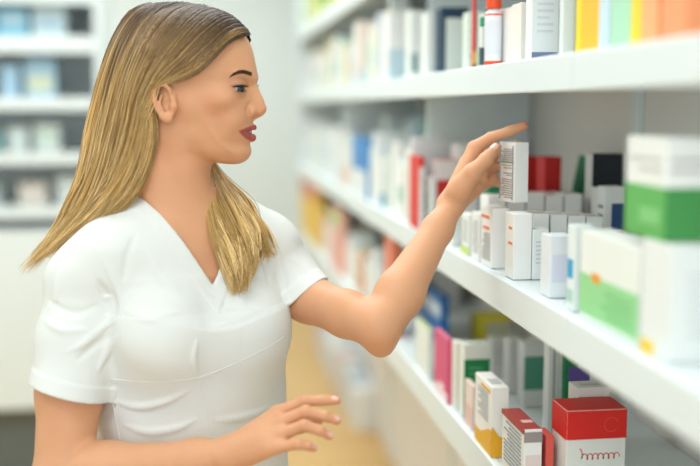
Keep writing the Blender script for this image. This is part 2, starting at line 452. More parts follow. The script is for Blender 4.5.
pk('carton', 'strong blue pack in the far part of the middle shelf', 'medicine pack', 366, .464, 372, 352, 138, 'middle', (60, 136, 200), [('panel', 'A', 0, 0, 1, .45, (226, 234, 236))])
fill('middle', 1, .466, 2.20, 4.80, 'from the hand, front row of the middle shelf', 5, .20, WH)
fill('middle', 1, .60, 2.50, 3.65, 'from the hand, rear row of the middle shelf', 6, .24, [((186, 206, 220), 'dusty blue')]+WH[:3]+[((150, 190, 176), 'muted green')])
pk('carton', 'strong blue pack in the far part of the middle shelf', 'medicine pack', 363, .462, 366, 352, 140, 'middle', (50, 130, 196)) if False else None

# ---- upper shelf
back('navy-framed white carton standing on the upper shelf', 441, .50, 468, 7, (34, 62, 84), lv='upper', sy=.06, prints=[('panel', 'N', .16, .0, 1, .84, (222, 230, 222))])
for i, (a, b, t) in enumerate([(445.5, 452, 14), (453, 459, 13), (460, 466.5, 15)]):
    X, Y, zb, sx, _, sz = place(a, .478+.002*i, b, a-4, t, ZT['upper'])
    carton('carton', 'slim pale green-white carton, %s inside the navy frame' % ('left', 'middle', 'right')[i], 'medicine pack', X+.03, Y-.055, zb, sx, .04, sz, (224, 234, 222), [('text', 'N', .2, .2, .8, .9, (196, 212, 200), 5)])
back('tall red carton with a yellow corner band on the upper shelf', 473.5, .505, 483, -14, (206, 38, 40), lv='upper', sy=.018, prints=[('panel', 'N', 0, .0, 1, .08, (24, 50, 60)), ('panel', 'N', 0, .08, 1, .22, (242, 212, 40))])
def bottle(label, pxc, X, w, pyt, prof, rgb, caprgb, bands=(), lv='upper', capfrac=.25, capname='screw_cap', rcap=.9):
    Y = solve(lambda y: proj(X, y, ZT[lv])[0]-pxc, .5, 9)
    h = solve(lambda s: proj(X, Y, ZT[lv]+s)[1]-pyt, 0, 1)
    r = w/2
    hb = h*(1-capfrac)
    V, F = lathe([(r*.94, 0), (r, .004), (r, hb*.9), (r*.93, hb*.96), (r*.6, hb), (r*.6, hb+.002)], 28)
    o = mk('bottle', V, F, cmat(rgb, .3), loc=(X, Y, ZT[lv]), local=True, smooth=True)
    tag(o, label, 'bottle')
    V, F = lathe([(r*rcap, hb+.0025), (r*rcap, h-.002), (r*rcap*.9, h)], 28)
    mk(capname, V, F, cmat(caprgb, .35), o, local=True, smooth=False)
    for b0, b1, c in bands:
        V, F = lathe([(r+.0004, hb*b0), (r+.0004, hb*b1)], 28)
        mk('printed_band', V, F[:-2], cmat(c), o, local=True, smooth=True)
    return o
bottle('slim white vial with green cap left of the orange-capped bottle', 481.5, .480, .008, 17, None, (232, 236, 232), (44, 160, 120), bands=[(.05, .5, (70, 90, 96))], capfrac=.22)
bottle('white medicine bottle with orange cap and orange foot on the upper shelf', 493, .485, .028, -14, None, (238, 238, 240), (236, 84, 44), bands=[(.0, .085, (236, 84, 44)), (.90, .93, (236, 84, 44)), (.2, .8, (226, 230, 238))], capfrac=.30)
back('thin white carton right of the orange-capped bottle', 503, .50, 511, 8, (238, 234, 230), lv='upper', sy=.05)
back('white carton with a small red print column on the upper shelf', 512, .50, 519, 6, (240, 238, 232), lv='upper', sy=.05, prints=[('text', 'N', .2, .2, .5, .5, (200, 90, 80), 5)])
back('cream-edged white carton left of the large blue-based pack', 520, .498, 528.5, 2, (240, 234, 224), lv='upper', sy=.05)
back('large white carton with a slate blue band along its base', 531, .49, 558, -30, (232, 238, 238), lv='upper', sy=.03, prints=[('panel', 'N', .02, .015, .98, .10, (118, 134, 166)), ('text', 'N', .2, .3, .8, .9, (214, 222, 224), 8)])
back('tall plain white pack at the shelf joint', 562, .50, 574, -40, (226, 234, 233), lv='upper', sy=.015)
back('bright yellow pack with a pale round mark on the upper right shelf', 580, .50, 597, -40, (240, 218, 40), lv='upper', sy=.02, prints=[('panel', 'N', .25, .05, .75, .22, (226, 228, 190))])
back('amber-edged yellow pack right of the bright yellow one', 597.5, .50, 606, -40, (246, 190, 40), lv='upper', sy=.06)
back('pale blue pack on the upper right shelf beside the amber one', 608, .50, 628, -40, (206, 226, 236), lv='upper', sy=.06)
back('mint green pack between pale blue and yellow packs', 629.5, .50, 638.5, -40, (176, 224, 190), lv='upper', sy=.06)
back('lemon yellow pack left of the orange ones at top right', 639.5, .50, 655, -40, (244, 216, 40), lv='upper', sy=.06)
back('peach orange pack at the top right, next to lemon yellow', 656.5, .50, 683, -40, (246, 176, 120), lv='upper', sy=.06, prints=[('panel', 'N', .0, .5, 1, 1, (244, 150, 96))])
back('deep peach pack cut by the right edge of the picture', 685, .50, 715, -40, (246, 158, 108), lv='upper', sy=.06)
UP = [((238, 240, 236), 'white'), ((230, 236, 234), 'soft white'), ((206, 214, 226), 'lilac grey'), ((232, 222, 170), 'pale yellow'), ((236, 240, 240), 'bright white'), ((190, 222, 214), 'pale mint'), ((234, 214, 200), 'peach white')]
back('white carton with dark speckled print left of the navy frame', 427, .485, 438, 12, (232, 238, 234), lv='upper', sy=.06, prints=[('panel', 'N', .75, .1, .9, .9, (60, 84, 110))])
back('broad white carton with a green-grey blot near its base', 410, .480, 425, 10, (234, 239, 236), lv='upper', sy=.06, prints=[('panel', 'N', .1, .08, .5, .36, (110, 150, 146))])
back('tall white carton with a rust brown tag high up', 391, .50, 408, -12, (228, 236, 233), lv='upper', sy=.06, prints=[('panel', 'A', .2, .5, .8, .8, (200, 120, 80))])
fill('upper', 1, .468, 2.62, 4.80, 'from the red pack, front row of the upper shelf', 15, .19, UP)
fill('upper', 1, .62, 2.75, 3.6, 'from the red pack, rear row of the upper shelf', 16, .24, UP[:3])
# ---- top shelf, far
fill('top', 1, .468, 3.9, 4.85, 'on the topmost shelf, counted from the near side', 21, .2, [((228, 216, 60), 'strong yellow'), ((150, 186, 70), 'leaf green'), ((236, 238, 234), 'white')])

# ---- lower shelf
def low(label, pxc, X, pxr, pxl, pyt, rgb, prints=(), **kw): return pk('carton', label, 'medicine pack', pxc, X, pxr, pxl, pyt, 'lower', rgb, prints, **kw)
lid = low('red-lidded white pack with red script print, nearest on the lower shelf', 565, .52, 624, 551, 411, (226, 226, 218), [('panel', 'T', 0, 0, 1, 1, (226, 74, 56))])
def ribbon(o, name, pts, w, y, m):
    V, F = [], []
    pts = np.array(pts); t = np.gradient(pts, axis=0); t /= np.linalg.norm(t, axis=1)[:, None]+1e-9
    for p, d in zip(pts, t):
        n = np.array([-d[1], d[0]])*w/2
        V += [(p[0]-n[0], y, p[1]-n[1]), (p[0]+n[0], y, p[1]+n[1])]
    for i in range(len(pts)-1): F.append((2*i, 2*i+2, 2*i+3, 2*i+1))
    return mk(name, V, F, m, o, local=True)
lx, ly, lz = [max(v[k] for v in lid.bound_box) for k in range(3)]
V, F = multibox([((-.0012, -.0012, lz*.655), (lx+.0012, ly+.0012, lz+.0008))])
lo_ = mk('lid', V, F, cmat((214, 36, 26)), lid, local=True)
bm = bmesh.new(); bm.from_mesh(lo_.data); bmesh.ops.bevel(bm, geom=list(bm.edges), offset=.002, segments=3, affect='EDGES'); bm.to_mesh(lo_.data); bm.free()
an = np.linspace(.3, 5.6, 40)
ribbon(lid, 'printed_ring', np.stack([lx*.74+.0105*np.cos(an), lz*.83+.0105*np.sin(an)], 1), .0010, -.0015, cmat((228, 84, 70)))
tt = np.linspace(0, 1, 90)
ribbon(lid, 'printed_script', np.stack([lx*(.22+.66*tt)+.0022*np.sin(tt*46), lz*.47+.0045*np.cos(tt*46)+.008*np.exp(-(tt/.06)**2)], 1), .0016, -.0004, cmat((214, 92, 80)))
low('small coral red carton tucked left of the red-lidded pack', 545, .50, 553, 536, 436, (214, 88, 78))
low('white carton with a red top face and fine print on its side', 523, .465, 541, 501.5, 430, (232, 233, 230), [('panel', 'T', .02, .02, .98, .98, (168, 62, 58)), ('panel', 'T', .3, .3, .9, .42, (226, 190, 184)), ('panel', 'N', 0, .80, 1, .96, (150, 140, 138)), ('panel', 'N', .1, .3, .9, .6, (222, 206, 200)), ('text', 'A', .12, .2, .88, .9, TX, 11), ('panel', 'A', 0, .93, 1, 1, (168, 62, 58))])
low('white carton with a wavy golden yellow base', 491, .462, 508, 474.5, 388, (238, 238, 232), [('wave', 'A', 0, 0, 1, .30, (232, 176, 50), 1.6), ('wave', 'N', 0, 0, 1, .38, (232, 170, 40), 2.2), ('text', 'A', .2, .45, .8, .88, TX, 9), ('panel', 'A', .1, .90, .6, .94, (230, 170, 60)), ('panel', 'T', .2, .2, .8, .5, (190, 192, 188))])
low('slim pinkish white carton left of the golden-based one', 472, .468, 477, 464.5, 386, (232, 214, 206), [('panel', 'A', 0, .0, 1, .5, (224, 190, 180))])
low('pink carton with white foot pattern on the lower shelf', 447, .462, 452.5, 434, 340, (214, 84, 126), [('panel', 'A', 0, 0, 1, .16, (240, 220, 226)), ('panel', 'A', .25, .16, .6, .24, (240, 220, 226)), ('panel', 'T', .05, .1, .95, .9, (222, 120, 150))])
low('cream white carton directly right of the pink one', 455.5, .470, 463, 449.5, 343, (232, 232, 222))
low('white-backed green carton with a dark green front', 463.5, .472, 489, 458.5, 345, (226, 230, 220), [('panel', 'N', .0, 0, 1, .80, (30, 128, 74)), ('text', 'N', .2, .42, .9, .72, (90, 170, 120), 4), ('panel', 'T', .2, .3, .8, .6, (170, 190, 176))])
low('blue carton with a white upper part beyond the pink one', 440, .56, 449, 418, 297, (40, 110, 180), [('panel', 'A', 0, .55, 1, .82, (206, 222, 232))])
low('white carton with green-yellow top left of the pink one', 428, .465, 433, 415, 330, (230, 236, 230), [('panel', 'T', 0, 0, 1, 1, (190, 206, 150))])
low('yellow framed carton far behind on the lower shelf', 476, .66, 510, 470, 316, (224, 210, 60), [('panel', 'N', .3, .0, 1, .72, (206, 206, 176))])
low('white packet standing before the yellow framed one', 491, .60, 509, 486, 340, (222, 224, 220), [('text', 'N', .2, .3, .8, .8, (200, 204, 204), 5)])
low('tall white packet in the middle of the lower shelf', 508, .60, 523, 503, 340, (226, 228, 224))
low('teal green fronted white carton at the middle of the lower shelf', 523, .60, 545, 517, 344, (226, 230, 226), [('panel', 'N', .02, .28, 1, .80, (84, 154, 132))])
low('tall white carton with a narrow grey stripe right of the teal one', 547, .58, 558, 542, 330, (228, 230, 226), [('panel', 'N', .4, 0, .6, 1, (170, 172, 170))])
low('green carton with violet band beneath the shelf joint', 563, .60, 588, 560, 348, (24, 120, 72), [('panel', 'N', .15, .64, 1, .80, (104, 82, 160)), ('panel', 'N', .55, .80, 1, .86, (190, 180, 215))])
low('flat white box with a thin red line behind the red-lidded pack', 575, .56, 607, 566, 388, (230, 230, 226), [('panel', 'N', .05, .84, .8, .90, (206, 90, 80)), ('panel', 'T', .2, .3, .8, .5, (200, 202, 200))])
LW = [((238, 240, 238), 'white'), ((230, 238, 238), 'cool white'), ((238, 236, 230), 'warm white'), ((226, 232, 230), 'greyish white')]
low('large golden yellow pack far down the lower shelf', 317, .464, 324, 301, 184, (232, 190, 70), [('panel', 'A', .0, .7, 1, 1, (200, 120, 90))])
low('coral pink pack far down the lower shelf', 341, .464, 347, 330, 212, (232, 176, 160), [('panel', 'A', .2, .7, .8, .95, (160, 200, 120))])
low('orange-red pack on the lower shelf seen left of the forearm', 392, .464, 402, 384, 240, (226, 130, 100))
fill('lower', 1, .468, 2.80, 4.80, 'beyond the blue carton, front row of the lower shelf', 31, .17, LW+[((228, 190, 160), 'peach'), ((214, 220, 150), 'lime white')])
fill('lower', 1, .66, 2.95, 3.6, 'beyond the blue carton, rear row of the lower shelf', 32, .22, LW)
# bottom ledge and floor: white bags and pale blurred packs
r = random.Random(3); y = 4.7; i = 0
while y < 6.4:
    sy = r.uniform(.12, .2); c, nm = [((238, 240, 238), 'white'), ((206, 216, 226), 'pale blue'), ((230, 236, 234), 'cool white'), ((232, 206, 204), 'pale pink'), ((214, 216, 226), 'lilac grey'), ((236, 238, 236), 'plain white')][i % 6]
    carton('storage_box', '%s storage box, %s on the floor along the wall from the near end' % (nm, ORD[i]), 'box', XR-.115, y, .001, .10, sy, r.uniform(.12, .24), c)
    y += sy+r.uniform(.01, .04); i += 1

# ================================================================== DISPLAY UNIT AT THE FAR LEFT
UY = 4.25; UX0, UX1 = -3.0, -.38
unit = empty('display_cabinet', (UX0, UY, 0)); tag(unit, 'wide white open-shelved display cabinet at far left behind the woman', 'display cabinet')
def ub(name, lo, hi, m=M_SHELF, bev=.002): return bevbox(name, [(lo, hi)], m, unit, bev)
ub('plinth', (UX0+.02, UY+.04, 0), (UX1-.02, UY+.44, .30), mat('plinth_grey', (104, 112, 110), .6, .3), 0)
ub('base_cabinet', (UX0, UY-.03, .302), (UX1, UY+.45, 1.02))
ub('back_board', (UX0, UY+.43, 1.021), (UX1, UY+.45, 2.45), M_SHELF, 0)
ub('side_panel', (UX0, UY, 1.021), (UX0+.025, UY+.428, 2.45)); ub('side_panel', (UX1-.025, UY, 1.021), (UX1, UY+.428, 2.45))
def zpy(py, h=4.22): return Pt(60, py, h)[2]+CH
LV = []
for py0, py1 in ((98, 110), (38, 54), (-14, 6), (152, 163), (205, 216)):
    zt_, zb_ = zpy(py0), zpy(py1)
    LV.append(zt_); ub('shelf', (UX0+.0255, UY, zt_-.02), (UX1-.0255, UY+.427, zt_)); ub('shelf_lip', (UX0+.0255, UY-.012, zb_), (UX1-.0255, UY-.0005, zt_+.001))
LVT = {'second': LV[0], 'top': LV[1], 'third': LV[3], 'fourth': LV[4]}
def urow(word, z, y0, cols, hmin, hmax, wmin, wmax, gap, seed, n0=0):
    r = random.Random(seed); x = UX0+.05; i = 0
    while x < UX1-.16:
        w_ = r.uniform(wmin, wmax); c, nm = cols[r.randrange(len(cols))]
        pr = [('panel', 'N', .1, r.uniform(.1, .5), .9, r.uniform(.55, .9), r.choice(PAST))] if r.random() < .5 else []
        carton('carton', '%s pack, %s from left on the cabinet %s shelf' % (nm, ORD[i], word), 'medicine pack', x, y0, z+.001, w_, .10, r.uniform(hmin, hmax), c, pr)
        x += w_+r.uniform(gap*.3, gap); i += 1
BLs = [((120, 190, 214), 'sky blue'), ((90, 170, 200), 'blue'), ((206, 224, 226), 'pale'), ((150, 206, 220), 'light blue'), ((110, 196, 206), 'turquoise')]
urow('top', LVT['top'], UY+.06, BLs, .085, .13, .07, .13, .02, 41)
urow('second', LVT['second'], UY+.08, [((170, 204, 226), 'blue'), ((232, 234, 230), 'white'), ((222, 226, 224), 'greyish'), ((236, 222, 208), 'peachy white'), ((196, 208, 222), 'dusty blue')], .09, .16, .07, .14, .05, 42)
urow('third', LVT['third'], UY+.10, [((222, 230, 226), 'greyish'), ((150, 206, 206), 'aqua'), ((230, 234, 230), 'white'), ((214, 224, 222), 'pale grey')], .07, .14, .06, .13, .08, 43)
urow('fourth', LVT['fourth'], UY+.10, [((226, 216, 206), 'beige'), ((230, 196, 180), 'salmon'), ((226, 232, 228), 'white'), ((212, 222, 220), 'pale grey')], .06, .13, .06, .13, .08, 44)

# ---- the pack in the hand
q0 = Pt(514, 203, 1.670); q1 = Pt(514, 142.5, 1.670); hw = lw(q0); GAM = math.radians(21)
held = carton('carton', 'small white pack with fine print held upright in the raised hand', 'medicine pack', hw[0], hw[1], hw[2], .0253, .050, q1[2]-q0[2], (240, 241, 238),
    [('text', 'A', .14, .06, .86, .40, (120, 118, 118), 9), ('text', 'A', .14, .43, .70, .50, (110, 108, 108), 2), ('panel', 'A', .14, .655, .86, .675, (110, 150, 96)), ('text', 'A', .2, .55, .8, .64, (170, 170, 168), 2),
     ('text', 'A', .14, .69, .86, .90, (160, 160, 158), 6), ('panel', 'A', .09, .04, .105, .94, (150, 148, 146)), ('panel', 'A', .895, .04, .91, .94, (150, 148, 146))], rot=GAM-TH, bev=.0008)


# ================================================================== THE WOMAN
VX = .0017
def resample(P3, n):
    P3 = np.asarray(P3, float)
    # catmull-rom dense then arc length
    D = []
    m = len(P3)
    for i in range(m-1):
        p0, p1, p2, p3 = P3[max(i-1, 0)], P3[i], P3[i+1], P3[min(i+2, m-1)]
        for f in np.linspace(0, 1, 12, endpoint=False):
            D.append(.5*((2*p1)+(-p0+p2)*f+(2*p0-5*p1+4*p2-p3)*f*f+(-p0+3*p1-3*p2+p3)*f**3))
    D.append(P3[-1]); D = np.array(D)
    s = np.r_[0, np.cumsum(np.linalg.norm(np.diff(D, axis=0), axis=1))]
    t = np.linspace(0, s[-1], n)
    return np.stack([np.interp(t, s, D[:, k]) for k in range(3)], 1)
BETA = math.radians(60)
Fd = np.array([math.cos(BETA), -math.sin(BETA), 0.]); Ld = np.array([math.sin(BETA), math.cos(BETA), 0.])
TC = Pt(188, 230, 1.62); TC[2] = 0
def tw(l, f, z): return TC + l*Ld + f*Fd + np.array([0, 0, z])
SR = tw(-.160, -.012, -.264); SL = tw(.143, -.010, -.262)
# ---- torso sections: z, half width, half depth, centre shift forward
def prof(z, zs, vs):
    return np.interp(z, zs[::-1], vs[::-1]).astype(np.float32)
TZ = [-.112, -.135, -.17, -.205, -.25, -.33, -.41, -.50, -.58, -.66, -.74]
TA = [.008, .046, .095, .135, .150, .142, .132, .125, .140, .165, .175]
TB = [.008, .040, .060, .075, .088, .092, .090, .086, .095, .110, .115]
TS = [-.01, -.01, -.008, -.006, .0, .004, .004, .0, .0, -.005, -.01]
SA = [.012, .050, .100, .142, .158, .152, .147, .150, .158, .176, .186]
SB = [.012, .044, .068, .083, .097, .102, .104, .110, .116, .124, .130]
def torso(X, Y, Z, A, B):
    x, y = X-TC[0], Y-TC[1]
    l = x*Ld[0]+y*Ld[1]; f = x*Fd[0]+y*Fd[1]
    a = prof(Z, TZ, A); b = prof(Z, TZ, B); s = prof(Z, TZ, TS)
    f = f-s
    q = (np.abs(l/a)**2.2+np.abs(f/b)**2.2)**(1/2.2)
    return (q-1)*np.minimum(a, b)*.9
def upper_body(Fl, A, B, off, skin):
    lo = tw(0, 0, -.78)-np.array([.26, .26, 0]); hi = tw(0, 0, -.125)+np.array([.26, .26, 0])
    Fl.apply(lambda X, Y, Z: torso(X, Y, Z, A, B), lo, hi, 0)
    for s in (-1, 1):
        Fl.ell(tw((.074 if s < 0 else .062)*s, .076, -.338), (.057+off, .057+off, .060+off), None, .045)
        S = SR if s < 0 else SL
        Fl.seg(tw(.045*s, -.022, -.150), S+np.array([0, 0, .012]), .040+off, .040+off, .05)
        Fl.seg(S, S+np.array([0, 0, -.02]), .046+off, .046+off, .03)
        Fl.seg(tw(.02*s, .03, -.20), tw(.13*s, .02, -.215), .035+off, .030+off, .05)

lo = np.array([Pt(10, 0, 1.5)[0], 1.33, -.60]); hi = np.array([Pt(536, 0, 1.80)[0], 1.82, .165])
B = Field(lo, hi, VX)
upper_body(B, TA, TB, 0., True)
# collar bones
for s in (-1, 1):
    B.chain([tw(.012*s, .062, -.192), tw(.06*s, .062, -.182), tw(.11*s, .035, -.172)], [.007, .006, .006], .02)

# ---- head frame
AL = math.radians(9)
HA = np.array([math.cos(AL), -math.sin(AL), 0]); HC = np.array([-math.sin(AL), -math.cos(AL), 0]); HB = np.array([0, 0, 1.])
HO = Pt(190, 90, 1.60)
def hd(px, py, c=0., lift=0.):
    """point whose image is (px,py), lying c to the camera side of the sagittal plane -> level frame"""
    D = Pt(px, py, 1.0)
    # solve k*D = HO + a*HA + b*HB + c*HC
    M = np.stack([D, -HA, -HB], 1); k, a, b = np.linalg.solve(M, HO+c*HC)
    return k*D
def hab(px, py, c=0.):
    q = hd(px, py, c)-HO
    return float(q@HA), float(q@HB)
contour = [(256.3, 72), (254.5, 62), (252, 50), (247.5, 39), (238, 27), (224, 17), (202, 11), (178, 10), (156, 16), (139, 31), (131, 52), (131, 76), (138, 98), (150, 116),
           (160, 132), (176, 148), (196, 158), (214, 162.2), (228, 164.3), (239, 164.2), (246, 161.2), (250.6, 155), (251, 149), (249, 144.5), (250.5, 140), (251, 134), (251, 128), (252.2, 122), (253.4, 117),
           (254.5, 108), (255, 100), (254.3, 93), (254, 86), (255.2, 79)]
CT2 = np.array([hab(*p) for p in contour])
# smooth closed contour (Chaikin)
def chaikin(P, n=2):
    for _ in range(n):
        Q = np.roll(P, -1, 0); P = np.stack([.75*P+.25*Q, .25*P+.75*Q], 1).reshape(-1, 2)
    return P
CT3 = chaikin(CT2, 2)
def poly_sd(a, b, P):
    """signed distance to polygon on flat arrays"""
    d = np.full(a.shape, 1e9); inside = np.zeros(a.shape, bool)
    Q = np.roll(P, -1, 0)
    for (x0, y0), (x1, y1) in zip(P, Q):
        ex, ey = x1-x0, y1-y0
        t = np.clip(((a-x0)*ex+(b-y0)*ey)/(ex*ex+ey*ey), 0, 1)
        d = np.minimum(d, (a-x0-t*ex)**2+(b-y0-t*ey)**2)
        c = ((y0 > b) != (y1 > b)) & (a < ex*(b-y0)/(ey+1e-12)+x0)
        inside ^= c
    d = np.sqrt(d)
    return np.where(inside, -d, d)
# table over (a,b)
TA0, TB0, TS0 = -.115, -.14, .0015
ta = TA0+TS0*np.arange(160); tb = TB0+TS0*np.arange(185)
GA, GB = np.meshgrid(ta, tb, indexing='ij')
SD = poly_sd(GA, GB, CT3)
# control: px, py, half breadth, rounding distance, exponent
ctl = [(140, 40, .070, .075), (175, 20, .074, .080), (170, 55, .077, .085), (150, 90, .070, .07), (210, 25, .070, .075), (238, 45, .064, .075), (245, 65, .062, .078), (215, 65, .069, .08), (222, 90, .064, .085),
       (247, 90, .060, .088), (200, 105, .068, .075), (178, 100, .069, .07), (228, 108, .058, .080), (247, 112, .055, .080), (180, 130, .060, .03), (200, 135, .058, .04), (225, 135, .050, .06),
       (246, 130, .050, .085), (240, 150, .038, .045), (250, 150, .034, .045), (215, 152, .047, .022), (190, 148, .054, .018), (165, 125, .058, .035)]
num1 = 0; num2 = 0; den = 0
for px, py, wv, rv in ctl:
    a0, b0 = hab(px, py)
    w = 1/((GA-a0)**2+(GB-b0)**2+.018**2)**1.6
    num1 = num1+w*wv; num2 = num2+w*rv; den = den+w
WB = num1/den; RR = num2/den
TAB = np.stack([SD, WB, RR], -1).astype(np.float32)
def head_fn(X, Y, Z, extra=0.):
    x, y, z = X-HO[0], Y-HO[1], Z-HO[2]
    a = x*HA[0]+y*HA[1]+0*z; c = x*HC[0]+y*HC[1]+0*z; b = z+0*x+0*y
    ia = np.clip((a-TA0)/TS0, 0, 158.99); ib = np.clip((b-TB0)/TS0, 0, 183.99)
    i = ia.astype(np.int32); j = ib.astype(np.int32); fa = (ia-i)[..., None]; fb = (ib-j)[..., None]
    T = TAB[i, j]*(1-fa)*(1-fb)+TAB[i+1, j]*fa*(1-fb)+TAB[i, j+1]*(1-fa)*fb+TAB[i+1, j+1]*fa*fb
    sd, wb, rr = T[..., 0]-extra, T[..., 1]+extra, T[..., 2]+extra*.5
    t = np.maximum(0, 1+sd/rr)
    q = np.sqrt((np.abs(c)/wb)**2+t**2)
    g = np.sqrt(((c/wb)/wb)**2+(t/rr)**2)/(q+1e-6)+1e-3
    return np.clip((q-1)/np.maximum(g, 4.), -.03, .03)
hlo = HO+np.array([-.15, -.11, -.135]); hhi = HO+np.array([.14, .11, .135])
B.apply(head_fn, hlo, hhi, .0)
# neck
B.chain([hd(167, 118), hd(169, 150), hd(171, 180), hd(174, 208)], [.050, .050, .051, .058], .028)
B.seg(hd(186, 168, .022), hd(200, 205, -.0), .017, .012, .025)       # neck muscle
B.seg(hd(170, 130, .05), hd(196, 207, .012), .010, .009, .02)
def H(px, py, c=0.): return hd(px, py, c)
for s in (1, -1):
    # cheek bone, cheek, brow ridge
    a_ = lambda px, py, c: HO+HA*hab(px, py)[0]+HB*hab(px, py)[1]+HC*c*s
    B.ell(a_(229, 100, .043), (.017, .016, .013), (HA, HC, HB), .02)
    B.ell(a_(236, 121, .030), (.014, .014, .016), (HA, HC, HB), .02)
    B.seg(a_(252, 78, .008), a_(243, 75.5, .036), .0055, .0045, .010)
def sym(px, py, c):
    a, b = hab(px, py); return [HO+HA*a+HB*b+HC*c*s for s in (1, -1)]
# eye sockets: the near eye is measured at its own depth
EC = .0305
ea, eb = hab(237.4, 88.6, EC)
EYE = [HO+HA*ea+HB*eb+HC*EC*s for s in (1, -1)]
ER = .0122
for s, e in zip((1, -1), EYE):
    B.ell(e+HA*.012+HC*s*.002, (.0105, .0155, .0115), (HA, HC, HB), .009, 's')
    B.ell(e-HA*.0008, (ER+.0016,)*3, None, .006)
# nose
na = lambda px, py, c=0.: HO+HA*hab(px, py)[0]+HB*hab(px, py)[1]+HC*c
B.chain([na(251.2, 82), na(253.4, 92), na(257.4, 101), na(260.8, 108.6)], [.0062, .0066, .0072, .0088], .008)
B.seg(na(250, 96), na(253, 110), .009, .011, .012)
B.seg(na(258, 113.5), na(252, 116.5), .0048, .004, .005)
for c in (.0125, -.0125):
    B.ell(na(252.6, 111.4, c*1.12), (.0086, .0066, .0078), (HA, HC, HB), .005)
    B.ell(na(256.2, 116.2, c*.52), (.0058, .0030, .0030), (HA, HC, HB), .002, 's')
# lips: the middle points lie in the sagittal plane, the others on the face where the photograph shows them
def onface(px, py, inward):
    for k in range(12):
        q = B.hit(px-k*.5, py, 1.45, 1.64)
        if q is not None: return q+HA*(k*.5/656)
def lip_path(mid, pts, r):
    a0, b0 = hab(*mid); P_ = [HO+HA*a0+HB*b0]
    for (px, py), rr in zip(pts, r[1:]):
        q = onface(px, py, 0); n = (q-HO)*np.array([1, 1, 0]); 
        P_.append(q+HC*(-rr*.35)+HA*(-rr*.55))
    return P_
upr = [.0050, .0048, .0042, .0032, .0016]; lor = [.0058, .0056, .0048, .0034, .0016]
UPP = lip_path((252.9, 127.6), [(251.4, 128.0), (247.2, 128.9), (243.2, 129.9), (239.4, 130.7)], upr)
LOP = lip_path((251.9, 137.6), [(250.4, 137.5), (246.6, 136.4), (242.8, 133.8), (239.4, 131.5)], lor)
GAP = lip_path((256, 131.9), [(252.0, 131.9), (247.6, 131.8), (243.4, 131.5), (238.4, 130.9)], [0, 0, 0, 0, 0])
GAP = [g+HA*.0020+HC*.0028*(i > 0) for i, g in enumerate(GAP)]
def mir(p):
    c = (p-HO)@HC; return p-2*c*HC
for f_ in (lambda p: p, mir):
    B.chain([f_(p) for p in UPP], upr, .003); B.chain([f_(p) for p in LOP], lor, .003)
for f_ in (lambda p: p, mir):
    B.chain([f_(p) for p in GAP], [.0030, .0028, .0022, .0014, .0008], .001, 's')
for f_ in (lambda p: p, mir):   # wings of the nose
    q = [B.hit(249.3, 104, 1.45, 1.62), B.hit(247.0, 109.5, 1.45, 1.62), B.hit(248.4, 115.5, 1.45, 1.62)]
    B.chain([f_(x) for x in q], [.0006, .0014, .0012], .005, 's')
# ears
def ear(s):
    def e(px, py, dc=0.):
        c0 = .0745
        a, b = hab(px, py, c0)
        return HO+HA*a+HB*b+HC*(c0+dc)*s
    B.ell(e(166, 101, -.004), (.0150, .0045, .0245), (HA, HC, HB), .004)
    B.chain([e(171.5, 98, -.001), e(170, 90, .003), (e(166, 84.5, .006)), e(160, 84.5, .009), e(156.2, 91, .011), (e(156.6, 101, .010)), e(159.5, 110, .008), e(164, 117, .006)], [.003, .0032, .0034, .0036, .0036, .0034, .0033, .0038], .002)
    B.seg(e(164, 116, .005), e(169, 119, .004), .005, .005, .004)
    B.ell(e(168.2, 117.6, .004), (.0082, .0042, .0085), (HA, HC, HB), .003)
    B.ell(e(167, 104.5, .0070), (.0076, .0085, .0098), (HA, HC, HB), .002, 's')
    B.chain([e(160.8, 92, .006), e(163, 89.5, .005), e(167, 90, .004)], [.0026, .0028, .002], .0015, 's')
    B.chain([e(163, 95, .005), e(160.5, 103, .006), (e(163.5, 111, .005))], [.0021, .0023, .0023], .002)
    B.chain([e(173, 99, 0), e(174.5, 106.5, .0015), e(172.5, 113, .001)], [.0035, .0042, .0035], .004)
    B.ell(e(172.8, 106.5, .001), (.0042, .004, .0055), (HA, HC, HB), .003)
ear(1); ear(-1)

# ---- arms
ELR = Pt(62, 482, 1.455); WRR = Pt(226, 456, 1.415)
B.chain([SR, SR*.45+ELR*.55+np.array([-.004, 0, 0]), ELR], [.046, .046, .040], .02)
B.chain([ELR, ELR*.72+WRR*.28+np.array([0, 0, .004]), WRR*.82+ELR*.18, WRR+np.array([0, 0, .002])], [.0400, .0405, .0275, .0230], .02)
ELL = Pt(380, 327, 1.53); WRL = Pt(451, 207, 1.68)
B.chain([SL, Pt(309, 299, 1.640), ELL*.55+Pt(309, 299, 1.640)*.45, ELL+np.array([-.006, 0, .002])], [.044, .0365, .0345, .0335], .015)
B.chain([ELL+np.array([.0, 0, .0]), ELL*.74+WRL*.26, WRL*.8+ELL*.2, WRL], [.0325, .0360, .0235, .0190], .014)
B.ell(Pt(381, 346, 1.54), (.017, .02, .016), None, .02)

